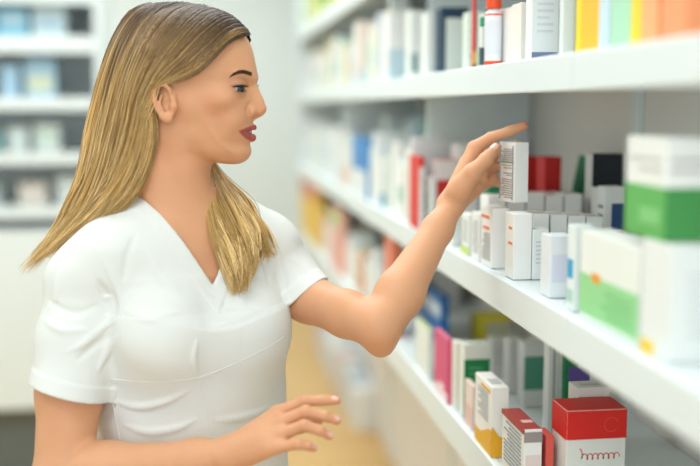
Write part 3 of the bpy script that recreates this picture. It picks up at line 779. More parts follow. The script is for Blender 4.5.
# ---- right hand, relaxed, reaching out low
def P(px, py, h): return Pt(px, py, h)
RH = 1.405
w0 = WRR
mcp = [P(277, 413, 1.425), P(281, 422, 1.405), P(282, 434, 1.388), P(277, 447, 1.378)]
for q, r, ww in zip(mcp, (.0105, .0108, .0102, .0098), ((0, .006), (0, .002), (0, -.002), (0, -.006))):
    B.seg(w0+np.array([.004, ww[0], ww[1]]), q, .0185, r, .012)
B.seg(w0, P(262, 440, 1.40), .020, .017, .012)
B.chain([mcp[0], P(305, 401, 1.420), P(322, 400.2, 1.420), P(336, 400.6, 1.420)], [.0098, .0082, .0072, .0062], .004)
B.chain([mcp[1], P(306, 411.5, 1.398), P(325, 416.0, 1.395), P(336.5, 420.5, 1.397)], [.0100, .0086, .0074, .0062], .004)
B.chain([mcp[2], P(304, 425.5, 1.378), P(320, 430.5, 1.377), P(329.0, 436.0, 1.380)], [.0096, .0080, .0070, .0058], .004)
B.chain([mcp[3], P(298, 444.0, 1.364), P(308, 445.6, 1.365), P(313.5, 448.2, 1.367)], [.0086, .0072, .0062, .0053], .004)
B.chain([P(246, 442, 1.43), P(272, 434, 1.452), P(300, 426, 1.448), P(318, 421, 1.440)], [.016, .0115, .0095, .0070], .008)
B.ell(P(219, 457, 1.397), (.006, .005, .006), None, .010)
# ---- left hand, holding the pack
lw0 = WRL
lm = [P(474.5, 148, 1.715), P(474.5, 158, 1.735), P(474.5, 170, 1.745), P(477.5, 188, 1.735)]
for q, r in zip(lm, (.0115, .0120, .0112, .0105)):
    B.seg(lw0+np.array([0, .004, .004]), q, .0165, r, .012)
B.seg(P(460, 186, 1.71), P(468, 164, 1.725), .016, .0145, .012)
B.seg(P(458, 200, 1.70), P(474, 189, 1.722), .014, .0125, .010)
B.chain([lm[0]+np.array([.004,.006,-.006]), P(480, 163, 1.742), P(481, 178, 1.740)], [.011, .0125, .0115], .012)
B.chain([lm[0], P(491, 137.5, 1.705), P(510, 131.0, 1.690), P(524, 125.8, 1.682)], [.0112, .0088, .0078, .0068], .004)
B.chain([lm[1], P(494, 154.0, 1.765), P(510, 147.5, 1.764), P(515.5, 144.0, 1.745)], [.0112, .0102, .0078, .0066], .004)
B.chain([lm[2], P(493, 167, 1.768), P(506, 168, 1.768), P(512, 172, 1.757)], [.0110, .0100, .0076, .0066], .004)
B.chain([lm[3], P(493, 180, 1.760), P(502, 184, 1.760), P(508, 191, 1.755)], [.0100, .0092, .0070, .0060], .004)
B.chain([P(456, 192, 1.672), P(472, 173, 1.662), P(486.5, 159, 1.668), P(496.0, 147.5, 1.679)], [.0175, .0135, .0102, .0074], .008)
B.ell(P(463, 187, 1.668), (.015, .014, .018), None, .012)

# eyelid slit last, so the eyeball shows between the lids
def eyeline(up):
    # image columns and rows of lid margins
    return [(231.2, 88.0), (234.5, 86.6), (238.5, 85.7), (243, 85.6), (247.3, 86.6)] if up else [(231.2, 88.2), (235, 90.0), (239, 91.3), (242.5, 91.4), (246.4, 89.6)]
EFW = HA*.80+HC*.60
for s, e in zip((1, -1), EYE):
    fw = HA*.56+HC*.83*s
    side = np.cross(fw, HB); 
    cc = e+fw*(ER+.001)
    B.ell(cc-HB*.0006, (.0110, .0060, .0027), (side, fw, HB+side*0), .001, 's')

# ---------------------------------------------------------------- the tunic
slo = np.array([Pt(14, 0, 1.5)[0], 1.36, -.755]); shi = np.array([Pt(340, 0, 1.75)[0]+.02, 1.86, -.09])
S = Field(slo, shi, .002)
upper_body(S, SA, SB, .0065, False)
# the cloth hangs from the bust
def drape(X, Y, Z):
    x, y = X-TC[0], Y-TC[1]; l = x*Ld[0]+y*Ld[1]; f = x*Fd[0]+y*Fd[1]
    t = np.clip((-.34-Z)/.12, 0, 1)
    a = .124; b = .124-.010*t
    q = np.sqrt((l/a)**2+(f/b)**2)
    return np.maximum((q-1)*.11, np.maximum(Z+.335, -.52-Z))
S.apply(drape, tw(0, 0, -.6)-np.array([.25, .25, 0]), tw(0, 0, -.30)+np.array([.25, .25, 0]), .05)
S0 = S.A.copy()
SLR = Pt(67, 392, 1.49); SLL = Pt(307, 298, 1.645)
S.chain([SR+np.array([0, 0, -.005]), SR*.5+SLR*.5, SLR+(SLR-SR)*.12], [.0515, .0530, .0555], .025)
S.chain([SL+np.array([0, 0, -.003]), SL*.5+SLL*.5, SLL+(SLL-SL)*.25], [.050, .0465, .0445], .025)
# folds: soft ridges (+) and furrows (-), measured on the photograph and set on the cloth
def fold(pts, r, depth, sign=1, k=.012, F_=None):
    """a soft ridge or furrow pressed into the cloth along a line"""
    Q = []
    for px, py in pts:
        q = S.hit(px, py, 1.36, 1.84)
        if q is not None and (not Q or np.linalg.norm(q-Q[-1]) < .08): Q.append(q)
    if len(Q) < 2: return
    Q = resample(np.array(Q), 14)
    def dd(X, Y, Z):
        best = None
        for i in range(len(Q)-1):
            a, b = Q[i], Q[i+1]
            sg = r*(.55+.45*math.sin(math.pi*(i+.5)/(len(Q)-1)))
            amp = math.sin(math.pi*(i+.5)/(len(Q)-1))**.7
            v = amp*np.exp(-(cone(X, Y, Z, a, b, 0, 0)/sg)**2)
            best = v if best is None else np.maximum(best, v)
        return best
    sl, X, Y, Z = S.block(Q.min(0)-.04, Q.max(0)+.04)
    S.A[sl] -= (sign*depth*dd(X, Y, Z)).astype(np.float32)
folds = [
 ([(104, 262), (116, 285), (122, 305), (118, 325)], .010, .004, 1), ([(98, 280), (108, 300), (112, 320)], .010, .004, -1),
 ([(118, 318), (100, 330), (82, 345), (66, 352)], .009, .0035, 1), ([(112, 335), (95, 345), (78, 360)], .009, .003, -1),
 ([(120, 335), (108, 350), (98, 372)], .009, .003, 1), ([(50, 300), (64, 310), (80, 312), (96, 305)], .010, .003, -1), ([(45, 320), (62, 330), (84, 330)], .010, .0025, 1),
 ([(130, 330), (150, 345), (175, 352), (190, 350)], .012, .003, -1), ([(126, 312), (150, 318), (178, 312)], .012, .003, 1), ([(190, 345), (187, 360), (190, 376)], .008, .0035, -1), ([(197, 342), (194, 358), (197, 374)], .008, .003, 1),
 ([(205, 345), (235, 335), (262, 322)], .010, .0025, -1), ([(215, 325), (240, 318), (268, 305)], .010, .0025, 1),
 ([(118, 402), (140, 407), (165, 402), (185, 392)], .009, .004, 1), ([(120, 412), (145, 418), (170, 414), (188, 405)], .009, .004, -1), ([(125, 425), (150, 432), (178, 428), (195, 420)], .010, .0035, 1),
 ([(210, 400), (235, 393), (262, 380)], .010, .003, -1), ([(215, 420), (240, 418), (268, 408)], .011, .003, 1), ([(98, 398), (103, 420), (106, 445)], .008, .003, -1),
 ([(258, 250), (268, 270), (272, 292)], .010, .0035, -1), ([(272, 250), (282, 268), (287, 290)], .010, .003, 1), ([(292, 262), (303, 272), (312, 280)], .009, .003, -1),
 ([(135, 235), (128, 255), (124, 280)], .011, .0025, -1), ([(150, 250), (160, 275), (180, 292)], .014, .0025, 1), ([(225, 262), (238, 285), (243, 305)], .012, .002, 1), ([(60, 262), (56, 290), (50, 310)], .012, .0025, 1),
]
for pts, r, dp, sg in folds: fold(pts, r*.52, dp*1.5, sg)
def wobble(X, Y, Z):
    return (.0008*np.sin(38*X+21*Z+2*np.sin(17*Z))*np.sin(31*Y+11*X)+.0004*np.sin(70*Z+40*X)*np.sin(55*Y-33*Z))*1.0
Sd = S.A; ax = [S.lo[k]+S.vox*np.arange(S.n[k]) for k in range(3)]
XX, YY, ZZ = ax[0][:, None, None], ax[1][None, :, None], ax[2][None, None, :]
Sd += wobble(XX, YY, ZZ).astype(np.float32)
# neckline V and hems
x_, y_ = XX-TC[0], YY-TC[1]; Lc = x_*Ld[0]+y_*Ld[1]; Fc_ = x_*Fd[0]+y_*Fd[1]
ZV = -.262
vd = (np.abs(Lc+.0)-(ZZ-ZV)*.60)*.857                 # <0 inside the V opening
vd = np.maximum(vd, -(Fc_+.015))
neck = np.maximum(np.sqrt((Lc/.082)**2+((Fc_+.005)/.074)**2)-1, 0)*.07-.0005+0*ZZ
neck = np.maximum(np.sqrt((Lc/.084)**2+((Fc_+.002)/.076)**2)*.078-.078, -.132-ZZ)
opening = np.minimum(vd, neck).astype(np.float32)
band = np.clip(1-np.abs(opening-.011)/.0105, 0, 1)
Sd -= (.0016*np.clip(band*6, 0, 1)*((Fc_ > -.01) & (ZZ > -.30))).astype(np.float32)
# hem bands on the sleeves
def along(a, b):
    d = (b-a)/np.linalg.norm(b-a); return (XX-a[0])*d[0]+(YY-a[1])*d[1]+(ZZ-a[2])*d[2]
def plane(p, n):
    n = np.array(n, float); n /= np.linalg.norm(n); return ((XX-p[0])*n[0]+(YY-p[1])*n[1]+(ZZ-p[2])*n[2]).astype(np.float32)
aR = plane(SLR, (-.27, -.12, -.95)); aL = plane(SLL, (.66, -.30, -.68))
def axd(a, b, ext=1.6):
    b = a+(b-a)*ext; ba = b-a; t = np.clip(((XX-a[0])*ba[0]+(YY-a[1])*ba[1]+(ZZ-a[2])*ba[2])/(ba@ba), 0, 1)
    return np.sqrt((XX-a[0]-t*ba[0])**2+(YY-a[1]-t*ba[1])**2+(ZZ-a[2]-t*ba[2])**2)
nearR = (axd(SR, SLR) < .070); nearL = (axd(SL, SLL) < .062)
outer_only = Sd.copy()
Sd -= (.0014*np.clip((aR+.024)/.002, 0, 1)*nearR+.0014*np.clip((aL+.022)/.002, 0, 1)*nearL).astype(np.float32)
inner = -(Sd+.0042)
Sd[:] = np.maximum(Sd, inner)
Sd[:] = np.maximum(Sd, -opening)
# sleeve ends, cut by planes (only near the sleeves)
S0 += wobble(XX, YY, ZZ).astype(np.float32)
cutR = np.where(nearR, aR, -1.); Sd[:] = np.maximum(Sd, cutR.astype(np.float32))
cutL = np.where(nearL, aL, -1.); Sd[:] = np.maximum(Sd, cutL.astype(np.float32))
S0 = np.maximum(np.maximum(S0, -(S0+.0042)), -opening); S0[:] = np.where(ZZ < -.27, S0, .05)
Sd[:] = np.minimum(Sd, S0)
Sd[:] = np.maximum(Sd, (-.72-ZZ).astype(np.float32)+0*Sd)

# the body stays under the cloth
BP, BQ = B.mesh()
covered = opening.copy()
covered = np.minimum(covered, np.where(axd(SR, SLR, 2.2) < .085, -aR, 1.)); covered = np.minimum(covered, np.where(axd(SL, SLL, 2.2) < .085, -aL, 1.))
CF = Field(slo, shi, .002); CF.A = covered.astype(np.float32)
OF = Field(slo, shi, .002); OF.A = outer_only
ins = np.all((BP > slo+.004) & (BP < shi-.004), axis=1); ii = np.where(ins)[0]
def segdist(Pv, a, b):
    ba = b-a; t = np.clip(((Pv-a)@ba)/(ba@ba), 0, 1); return np.linalg.norm(Pv-a-t[:, None]*ba, axis=1)
free = np.minimum(segdist(BP[ii], ELR*.80+WRR*.20, P(282, 430, 1.40)), segdist(BP[ii], P(282, 430, 1.40), P(330, 420, 1.40)))
free = np.minimum(free, segdist(BP[ii], ELR, WRR)+.012)
ii = ii[(free > .052) & (BP[ii][:, 0] < Pt(338, 0, 1.6)[0])]
for _ in range(3):
    p = BP[ii]; d = OF.sample(p); cv = np.clip((CF.sample(p)-.001)/.005, 0, 1)
    g = np.stack([OF.sample(p+e)-OF.sample(p-e) for e in np.eye(3)*.003], 1); g /= np.linalg.norm(g, axis=1, keepdims=True)+1e-9
    BP[ii] = p-g*(np.clip(d+.0085, 0, .03)*cv*(d < .022))[:, None]
print('body', BP.shape)

# ---- albedo of the skin: lips, brows' skin, nails, blush
def colour_skin(Pv):
    T = np.tile(np.array(lin((217, 162, 124))), (len(Pv), 1))
    def mixc(w, rgb): 
        nonlocal T
        T = T*(1-w[:, None])+np.array(lin(rgb))*w[:, None]
    def segd(a, b):
        ba = b-a; t = np.clip(((Pv-a)@ba)/(ba@ba), 0, 1); return np.linalg.norm(Pv-a-t[:, None]*ba, axis=1)
    near = np.linalg.norm(Pv-HO, axis=1) < .16
    # lips
    c_ = (Pv-HO)@HC; Qv = Pv-HC*(2*c_*(c_ < 0))[:, None]
    lipw = np.zeros(len(Pv)); k_ = np.where(np.linalg.norm(Pv-UPP[1], axis=1) < .06)[0]
    LPOLY = np.array([(238.2, 130.9), (242, 129.4), (246.5, 127.4), (250, 126.0), (252.4, 125.3), (262, 124.6), (262, 141.5), (254, 141.6), (250.5, 141.0), (246, 138.8), (242, 135.0)])
    w_ = wl(lw(Qv[k_])); dep = w_[:, 1]*CP-w_[:, 2]*SP
    xx_ = 350+FPX*w_[:, 0]/dep; yy_ = 233-FPX*(w_[:, 1]*SP+w_[:, 2]*CP)/dep
    lipw[k_] = np.clip(.5-poly_sd(xx_, yy_, LPOLY)/1.1, 0, 1)
    mixc(lipw, (166, 84, 74))
    for s in (1, -1):   # blusher and eye shadow
        c = HO+HA*hab(226, 108)[0]+HB*hab(226, 108)[1]+HC*.056*s
        mixc(.28*np.exp(-(np.linalg.norm(Pv-c, axis=1)/.020)**2), (205, 125, 98))
        e = EYE[0 if s > 0 else 1]
        mixc(.6*np.exp(-(np.linalg.norm(Pv-(e+HB*.003+HA*.004+HC*.006*s), axis=1)/.0135)**2), (150, 92, 66))
    c = HO+HA*hab(264, 109)[0]+HB*hab(264, 109)[1]
    mixc(.30*np.exp(-(np.linalg.norm(Pv-c, axis=1)/.012)**2), (215, 135, 105))
    # finger tips
    for p in ((336, 400.6, 1.42), (336.5, 420.5, 1.397), (329, 436, 1.38), (313.5, 448.2, 1.367), (524, 125.8, 1.682), (496, 147.5, 1.679)):
        mixc(.35*np.exp(-(np.linalg.norm(Pv-P(*p), axis=1)/.011)**2), (222, 130, 108))
    for p in ((277, 413, 1.425), (281, 422, 1.405), (282, 434, 1.388), (305, 401, 1.42), (306, 411.5, 1.398), (304, 425.5, 1.378), (298, 444, 1.364), (62, 482, 1.455), (381, 350, 1.54)):
        mixc(.16*np.exp(-(np.linalg.norm(Pv-P(*p), axis=1)/.010)**2), (205, 120, 95))
    return T

FOOT = lw(np.array([TC[0], TC[1]+.03, 0])); 
person = empty('person', (FOOT[0], FOOT[1], 0))
tag(person, 'young woman with long blonde hair in white tunic holding up a small medicine pack', 'person')
body = mk('body', lw(BP), BQ, M_SKIN, person, smooth=True, tint=colour_skin(BP))

# nails
def nail(p0, p1, up, w, l, name='fingernail'):
    p0 = np.array(p0); d = np.array(p1)-p0; d /= np.linalg.norm(d); up = np.array(up, float); up -= d*(up@d); up /= np.linalg.norm(up); sd = np.cross(d, up)
    V, Fc = [], []
    n, m = 7, 7
    for i in range(n):
        for j in range(m):
            a = (i/(n-1)-.5)*2; b = (j/(m-1)-.5)*2
            ww = w*math.sqrt(max(0, 1-(a*.8)**4))
            q = p0+d*a*l+sd*b*ww
            q0 = q+up*.02
            hs = np.linspace(0, .03, 90); rr = q0[None]-up[None]*hs[:, None]
            dd = B.sample(rr); k = np.where(dd < .0006)[0]
            V.append(rr[k[0]] if len(k) else q)
    for i in range(n-1):
        for j in range(m-1):
            Fc.append((i*m+j, i*m+j+1, (i+1)*m+j+1, (i+1)*m+j))
    mk(name, lw(np.array(V)), Fc, mat('nail', (232, 182, 165), .2, .5, coat=.4), person, smooth=True)
cam = np.array([0, -1, .35])
nail(P(335, 400, 1.42), P(340, 400.4, 1.42), (0, -.55, .85), .0046, .0052)
nail(P(335.5, 419.5, 1.397), P(339, 422, 1.397), (.1, -.55, .85), .0044, .005)
nail(P(328, 435, 1.38), P(331, 438, 1.38), (.1, -.5, .85), .0042, .0048)
nail(P(312.8, 447.5, 1.367), P(316, 449.3, 1.367), (.1, -.5, .85), .0038, .0044)
nail(P(494.5, 148.5, 1.679), P(498, 144.2, 1.683), (-.35, -.9, .25), .0056, .0068)

# eyes
def sphere(c, r, ax=None, lat=16, lon=24):
    V, Fc = [], []
    for i in range(lat+1):
        t = math.pi*i/lat
        for j in range(lon):
            p = 2*math.pi*j/lon
            V.append((r*math.sin(t)*math.cos(p), r*math.sin(t)*math.sin(p), r*math.cos(t)))
    for i in range(lat):
        for j in range(lon):
            k = (j+1) % lon; Fc.append((i*lon+j, (i+1)*lon+j, (i+1)*lon+k, i*lon+k))
    return np.array(V), Fc
def frame(z):
    z = z/np.linalg.norm(z); x = np.cross([0, 0, 1.], z); x /= np.linalg.norm(x); return np.stack([x, np.cross(z, x), z], 1)
for s, e in zip((1, -1), EYE):
    V, Fc = sphere(None, ER)
    eo = mk('eyeball', lw(V+e), Fc, M_EYE, person, smooth=True)
    gz = HA*.66+HC*.75*s - HB*.03
    Fm = frame(gz)
    for nm, r, off, mm in (('iris', .0060, .0008, M_IRIS), ('pupil', .0026, .0013, M_PUPIL)):
        prof_ = [(r*k/5, math.sqrt(max(0, (ER+off)**2-(r*k/5)**2))) for k in range(1, 6)][::-1]
        V, Fc = lathe(prof_, 20)
        V = np.array(V)@Fm.T+e
        mk(nm, lw(V), Fc, mm, eo, smooth=True)
# teeth: one arched strip behind the lips
tp = [na(250.2, 131.6, 0)+HC*0]
V, Fc = [], []
arc = [(250.6-1.2*(c/.010)**2*1.4, c) for c in np.linspace(-.019, .019, 21)]
for i, (x, c) in enumerate(arc):
    for py in (128.5, 134.5):
        V.append(na(x, py, c)); 
    if i: b = 2*i; Fc.append((b-2, b, b+1, b-1))
to = mk('teeth', lw(np.array(V)), Fc, M_TEETH, person, smooth=True)
md = to.modifiers.new('s', 'SOLIDIFY'); md.thickness = .002

# brows and lashes
def proj_near(px, py, off=0.):
    q = B.hit(px, py, 1.40, 1.75)
    if q is None: return None
    d = Pt(px, py, 1.0); d = d/np.linalg.norm(d)
    return q-d*off
def mirror(p):
    q = p-HO; c = q@HC; return p-2*c*HC
def strand_mesh(name, strands, m, parent, sides=3):
    V, Fc = [], []
    for pts, r in strands:
        v, f = tube(pts, r, sides, caps=False); b = len(V)
        V += list(v); Fc += [tuple(b+i for i in q) for q in f]
    return mk(name, lw(np.array(V)), Fc, m, parent, smooth=True)
top = [(229.5, 76.8), (234, 72.6), (239, 70.2), (244, 69.8), (249, 71.4), (252.2, 72.6)]
bot = [(229.5, 77.4), (234, 75.4), (239, 73.8), (244, 73.6), (249, 75.4), (252.0, 76.0)]
def lerp_poly(Pp, t):
    Pp = np.array(Pp); k = t*(len(Pp)-1); i = min(int(k), len(Pp)-2); return Pp[i]*(1-k+i)+Pp[i+1]*(k-i)
st = []
for _ in range(520):
    t = rng.uniform(0, 1); v = rng.uniform(0, 1)
    a = lerp_poly(top, t)*(1-v)+lerp_poly(bot, t)*v
    L = rng.uniform(2.2, 3.8)*(.7+.3*(1-t)); dirn = np.array([-1, .25-.5*(v-.5)-.9*t*.6+.25]); dirn = dirn/np.linalg.norm(dirn)
    t2 = max(0, t-L/23); g = lerp_poly(top, t2)*(1-v*.85-.05)+lerp_poly(bot, t2)*(v*.85+.05)
    p0 = proj_near(a[0], a[1], .0006); p1 = proj_near((a[0]+g[0])/2, (a[1]+g[1])/2, .0012); p2 = proj_near(g[0], g[1], .0009)
    if p0 is None or p1 is None or p2 is None: continue
    if max(np.ptp([p0[1], p1[1], p2[1]]), 0) > .012: continue
    st.append((np.array([p0, p1, p2]), [.00035, .00032, .00012]))
strand_mesh('eyebrow', st, M_BROW, person)
strand_mesh('eyebrow', [(np.array([mirror(q) for q in p]), r) for p, r in st], M_BROW, person)
# lash line + lashes
def onball(e, s, px, py, r):
    """point on a ball of radius r round the near eye seen at (px,py)"""
    D = Pt(px, py, 1.); D = D/np.linalg.norm(D); b = D@e; disc = b*b-(e@e)+r*r
    if disc < 0:
        q = D*b; v = q-e; return e+v/np.linalg.norm(v)*r
    return D*(b-math.sqrt(disc))
e = EYE[0]
upm = [(229.6, 88.0), (233, 86.8), (237, 85.9), (241, 85.6), (244.5, 85.8), (248.0, 86.6)]
up = np.array([onball(e, 1, x, y, ER+.0022) for x, y in upm])
lashes = [(up, [.0008, .0013, .0015, .0015, .0013, .0008])]
lo_ = np.array([onball(e, 1, x, y, ER+.0018) for x, y in ((231.5, 89), (235.5, 90.9), (239.5, 92.0), (243, 91.8), (246.2, 90.2))])
low_line = [(lo_, .00035)]
for i in range(26):
    t = i/25; a = up[min(int(t*5), 4)]*(1-(t*5-min(int(t*5), 4)))+up[min(int(t*5), 4)+1]*(t*5-min(int(t*5), 4))
    out = a-e; out /= np.linalg.norm(out)
    dr = out*.6+HA*.5*(.3+t)-HA*.35*(1-t)+HB*.25
    dr /= np.linalg.norm(dr); L = .0042
    lashes.append((np.array([a, a+dr*L*.5-HB*.0006, a+dr*L+HB*.0012]), [.00032, .00026, .0001]))
for i in range(16):
    t = i/15; k = t*4; j = min(int(k), 3); a = lo_[j]*(1-k+j)+lo_[j+1]*(k-j)
    out = a-e; out /= np.linalg.norm(out); dr = out*.7+HA*.2-HB*.7; dr /= np.linalg.norm(dr)
    low_line.append((np.array([a, a+dr*.0015, a+dr*.003]), [.0002, .00016, .00008]))
allL = lashes+low_line
strand_mesh('eyelashes', allL, M_LASH, person)
strand_mesh('eyelashes', [(np.array([mirror(q) for q in p]), r) for p, r in allL], M_LASH, person)

SPv, SQ = S.mesh()
print('shirt', SPv.shape)
shirt = mk('tunic', lw(SPv), SQ, M_SHIRT, person, smooth=True)
md = shirt.modifiers.new('soft', 'SMOOTH'); md.factor = .5; md.iterations = 3
S.A = outer_only
def seam(pts, r=.0011, name='seam', n=60, off=.0002):
    pts = np.array(pts, float); t = np.linspace(0, len(pts)-1, n); Q = []
    for k in t:
        i = min(int(k), len(pts)-2); f = k-i
        p0 = pts[max(i-1, 0)]; p1 = pts[i]; p2 = pts[i+1]; p3 = pts[min(i+2, len(pts)-1)]
        p = .5*((2*p1)+(-p0+p2)*f+(2*p0-5*p1+4*p2-p3)*f*f+(-p0+3*p1-3*p2+p3)*f**3)
        q = S.hit(p[0], p[1], 1.36, 1.84)
        if q is not None and (not Q or np.linalg.norm(q-Q[-1]) < .03): Q.append(q)
    if len(Q) > 3:
        Q = np.array(Q); 
        for _ in range(2): Q[1:-1] = (Q[:-2]+2*Q[1:-1]+Q[2:])/4
        V, Fc = tube(Q, r, 6); mk(name, lw(V), Fc, M_SHIRT, shirt, smooth=True)
seam([(109, 379), (135, 381.5), (160, 382), (195, 378.5), (220, 370), (245, 359), (270, 346), (284, 337)])
seam([(109, 381.5), (135, 384), (160, 384.5), (195, 381), (220, 372.5), (245, 361.5), (270, 348.5), (284, 339.5)], .0007)
seam([(199, 381), (205, 405), (210, 430), (213, 448)])
seam([(109, 384), (113, 405), (118, 430), (121, 446)])
seam([(92, 246), (108, 272), (119, 300), (122, 328), (118, 348)], .0009)
seam([(128, 206), (108, 222), (88, 238), (80, 248)], .0009)
seam([(192, 350), (190, 364), (189, 377)], .0007)
seam([(116, 209), (140, 223), (158, 240), (178, 263), (200, 287), (224, 304)], .0008)
seam([(262, 222), (275, 240), (283, 262), (287, 290)], .0009)

# ---------------------------------------------------------------- trousers and shoes (below the frame)
T = Field(tw(0, 0, -1.42)-np.array([.24, .22, 0]), tw(0, 0, -.60)+np.array([.24, .22, 0]), .007)
T.apply(lambda X, Y, Z: np.maximum(torso(X, Y, Z, [v*.92 for v in SA], [v*.92 for v in SB]), -.76-Z), tw(0, 0, -.80)-np.array([.24, .24, 0]), tw(0, 0, -.6)+np.array([.24, .24, 0]))
for s in (-1, 1):
    T.chain([tw(.085*s, 0, -.76), tw(.095*s, .015, -1.03), tw(.10*s, .0, -1.40)], [.085, .062, .052], .03)
TP, TQ = T.mesh()
mk('trousers', lw(TP), TQ, M_TROUSER, person, smooth=True)
for s in (-1, 1):
    K = Field(tw(.1*s, .05, -1.5)-np.array([.15, .15, -.0002]), tw(.1*s, .05, -1.36)+np.array([.15, .15, 0]), .004)
    K.chain([tw(.10*s, -.03, -1.462), tw(.105*s, .06, -1.465), tw(.11*s, .15, -1.473)], [.038, .036, .028], .02)
    K.seg(tw(.10*s, -.005, -1.44), tw(.10*s, 0, -1.39), .040, .040, .02)
    K.apply(lambda X, Y, Z: -(Z+1.497)+0*X+0*Y, K.lo-.1, K.lo+.5, 0, 'i')
    kp, kq = K.mesh()
    sh = mk('shoe', lw(kp), kq, M_SHOE, person, smooth=True)

# ---------------------------------------------------------------- hair
NS = 30
def G(pts):
    return resample([hd(*p) for p in pts], NS)
near = [G(g) for g in [
 [(249, 35, .004), (244, 36, .022), (236, 38, .038), (226, 45, .050), (216, 55, .058), (206, 65, .064), (193, 75, .069), (180, 80, .073), (167, 81.5, .078), (155, 86, .083), (150, 98, .080), (152, 114, .072), (155, 132, .064), (152, 152, .060), (142, 176, .062), (130, 197, .064), (112, 215, .064), (94, 232, .062), (80, 246, .060)],
 [(245, 28, .002), (236, 28, .030), (223, 36, .050), (208, 50, .062), (190, 66, .071), (172, 77, .078), (157, 83, .084), (148, 97, .082), (148, 115, .078), (148, 135, .072), (143, 160, .068), (132, 184, .068), (116, 206, .067), (97, 224, .064), (76, 240, .060)],
 [(236, 19, .0), (225, 20, .028), (210, 30, .052), (192, 46, .068), (175, 62, .077), (160, 78, .083), (150, 95, .085), (145, 115, .083), (141, 138, .078), (134, 160, .073), (122, 184, .071), (106, 206, .068), (87, 226, .063), (66, 242, .058)],
 [(222, 11.5, .0), (208, 13, .028), (194, 24, .052), (178, 40, .069), (163, 58, .079), (150, 78, .085), (142, 98, .086), (137, 120, .083), (131, 144, .078), (123, 168, .073), (110, 192, .070), (94, 212, .066), (76, 231, .060), (56, 246, .055)],
 [(204, 5.5, .0), (190, 8, .028), (176, 20, .052), (161, 38, .069), (148, 58, .079), (139, 78, .084), (132, 100, .084), (127, 124, .080), (121, 148, .075), (112, 172, .070), (100, 195, .066), (84, 216, .060), (68, 234, .055), (52, 249, .05)],
 [(186, 3, .0), (172, 6, .026), (158, 18, .048), (145, 36, .063), (134, 58, .072), (127, 80, .076), (121, 104, .075), (116, 128, .071), (110, 152, .066), (101, 178, .060), (89, 202, .055), (73, 222, .049), (60, 238, .045), (47, 254, .04)],
 [(168, 2.5, -.002), (155, 6, .020), (142, 18, .038), (129, 38, .050), (120, 60, .056), (113, 84, .058), (108, 108, .056), (103, 132, .051), (97, 157, .046), (90, 180, .042), (79, 203, .038), (66, 224, .034), (52, 242, .03), (38, 258, .028)],
 [(153, 4, -.006), (142, 9, .008), (130, 20, .020), (118, 40, .028), (110, 62, .030), (103, 86, .030), (98, 110, .028), (93, 135, .025), (89, 158, .022), (83, 182, .020), (73, 204, .018), (61, 226, .016), (46, 246, .015), (28, 266, .012)],
 [(150, 3.5, -.012), (134, 8.5, -.008), (123, 20, -.006), (112, 42, -.005), (104, 64, -.004), (97.5, 88, -.004), (92, 112, -.004), (87, 137, -.004), (84, 160, -.004), (78, 184, -.004), (69, 205, -.004), (57, 228, -.004), (42, 248, -.004), (22, 271, -.004)],
 [(145, 5, -.02), (136, 10, -.04), (125, 22, -.05), (116, 45, -.055), (109, 68, -.055), (104, 92, -.05), (99, 116, -.045), (95, 140, -.04), (91, 162, -.035), (85, 186, -.03), (76, 207, -.025), (64, 228, -.02), (52, 244, -.02), (40, 256, -.02)],
]]
near = np.array(near)
# far side top: mirrored fan so the crown is covered from the other side as well
def mirg(g): return np.array([mirror(p) for p in g])
fartop = np.array([resample(mirg(near[i])[2:], NS) for i in (0, 1, 2, 3, 4, 5, 6)])
# let the far side fall straight down behind the neck, in front of the left shoulder
def HP(pts): return resample([Pt(*p) for p in pts], NS)
farf = np.array([HP(g) for g in [
 [(203, 152, 1.655), (203, 165, 1.648), (202.5, 180, 1.630), (203, 195, 1.600), (206, 210, 1.575), (211, 227, 1.556), (218, 245, 1.542), (226, 264, 1.533), (232, 280, 1.529), (237, 293, 1.528)],
 [(206, 156, 1.655), (208, 168, 1.650), (211, 182, 1.632), (215, 196, 1.602), (220, 212, 1.578), (227, 230, 1.560), (234, 248, 1.546), (240, 266, 1.537), (242, 282, 1.533), (240, 292, 1.532)],
 [(209, 160, 1.660), (213, 170, 1.655), (219, 182, 1.640), (226, 195, 1.615), (233, 209, 1.592), (240, 225, 1.572), (246, 242, 1.558), (249, 258, 1.550), (247, 274, 1.546), (243, 287, 1.544)],
 [(211, 162, 1.668), (217, 172, 1.664), (226, 183, 1.650), (235, 195, 1.630), (243, 207, 1.608), (250, 221, 1.590), (255, 234, 1.578), (257, 247, 1.570), (255, 258, 1.566), (250, 268, 1.564)],
 [(212, 163, 1.68), (220, 174, 1.675), (231, 185, 1.665), (242, 196, 1.650), (251, 207, 1.635), (258, 219, 1.620), (263, 231, 1.608), (268, 242, 1.600), (273, 250, 1.597), (277, 254, 1.596)],
]])
# scalp layer under the strands
CapPoly = [(246.5, 34), (237, 38), (227, 45), (217, 57), (207, 68), (193, 78), (181, 84), (170, 86), (160, 88), (155, 104), (158, 124), (162, 142), (150, 150), (120, 140), (105, 60), (130, 0), (200, -12), (246, 20)]
CP2 = np.array([hab(*p) for p in CapPoly])
HF = Field(hlo-.012, hhi+.012, .0028)
HF.apply(lambda X, Y, Z: head_fn(X, Y, Z, .0045), HF.lo, HF.lo+.4, 0, 'set')
cx, cy, cz = [HF.lo[k]+HF.vox*np.arange(HF.n[k]) for k in range(3)]
Aq = (cx[:, None, None]-HO[0])*HA[0]+(cy[None, :, None]-HO[1])*HA[1]+0*cz[None, None]
Bq = cz[None, None, :]-HO[2]+0*Aq
HF.A = np.maximum(HF.A, poly_sd(Aq, Bq, CP2)).astype(np.float32)
cp, cq = HF.mesh()
capc = np.tile(np.array(lin((112, 84, 54))), (len(cp), 1))
HSD = Field(hlo-.012, hhi+.012, .003)
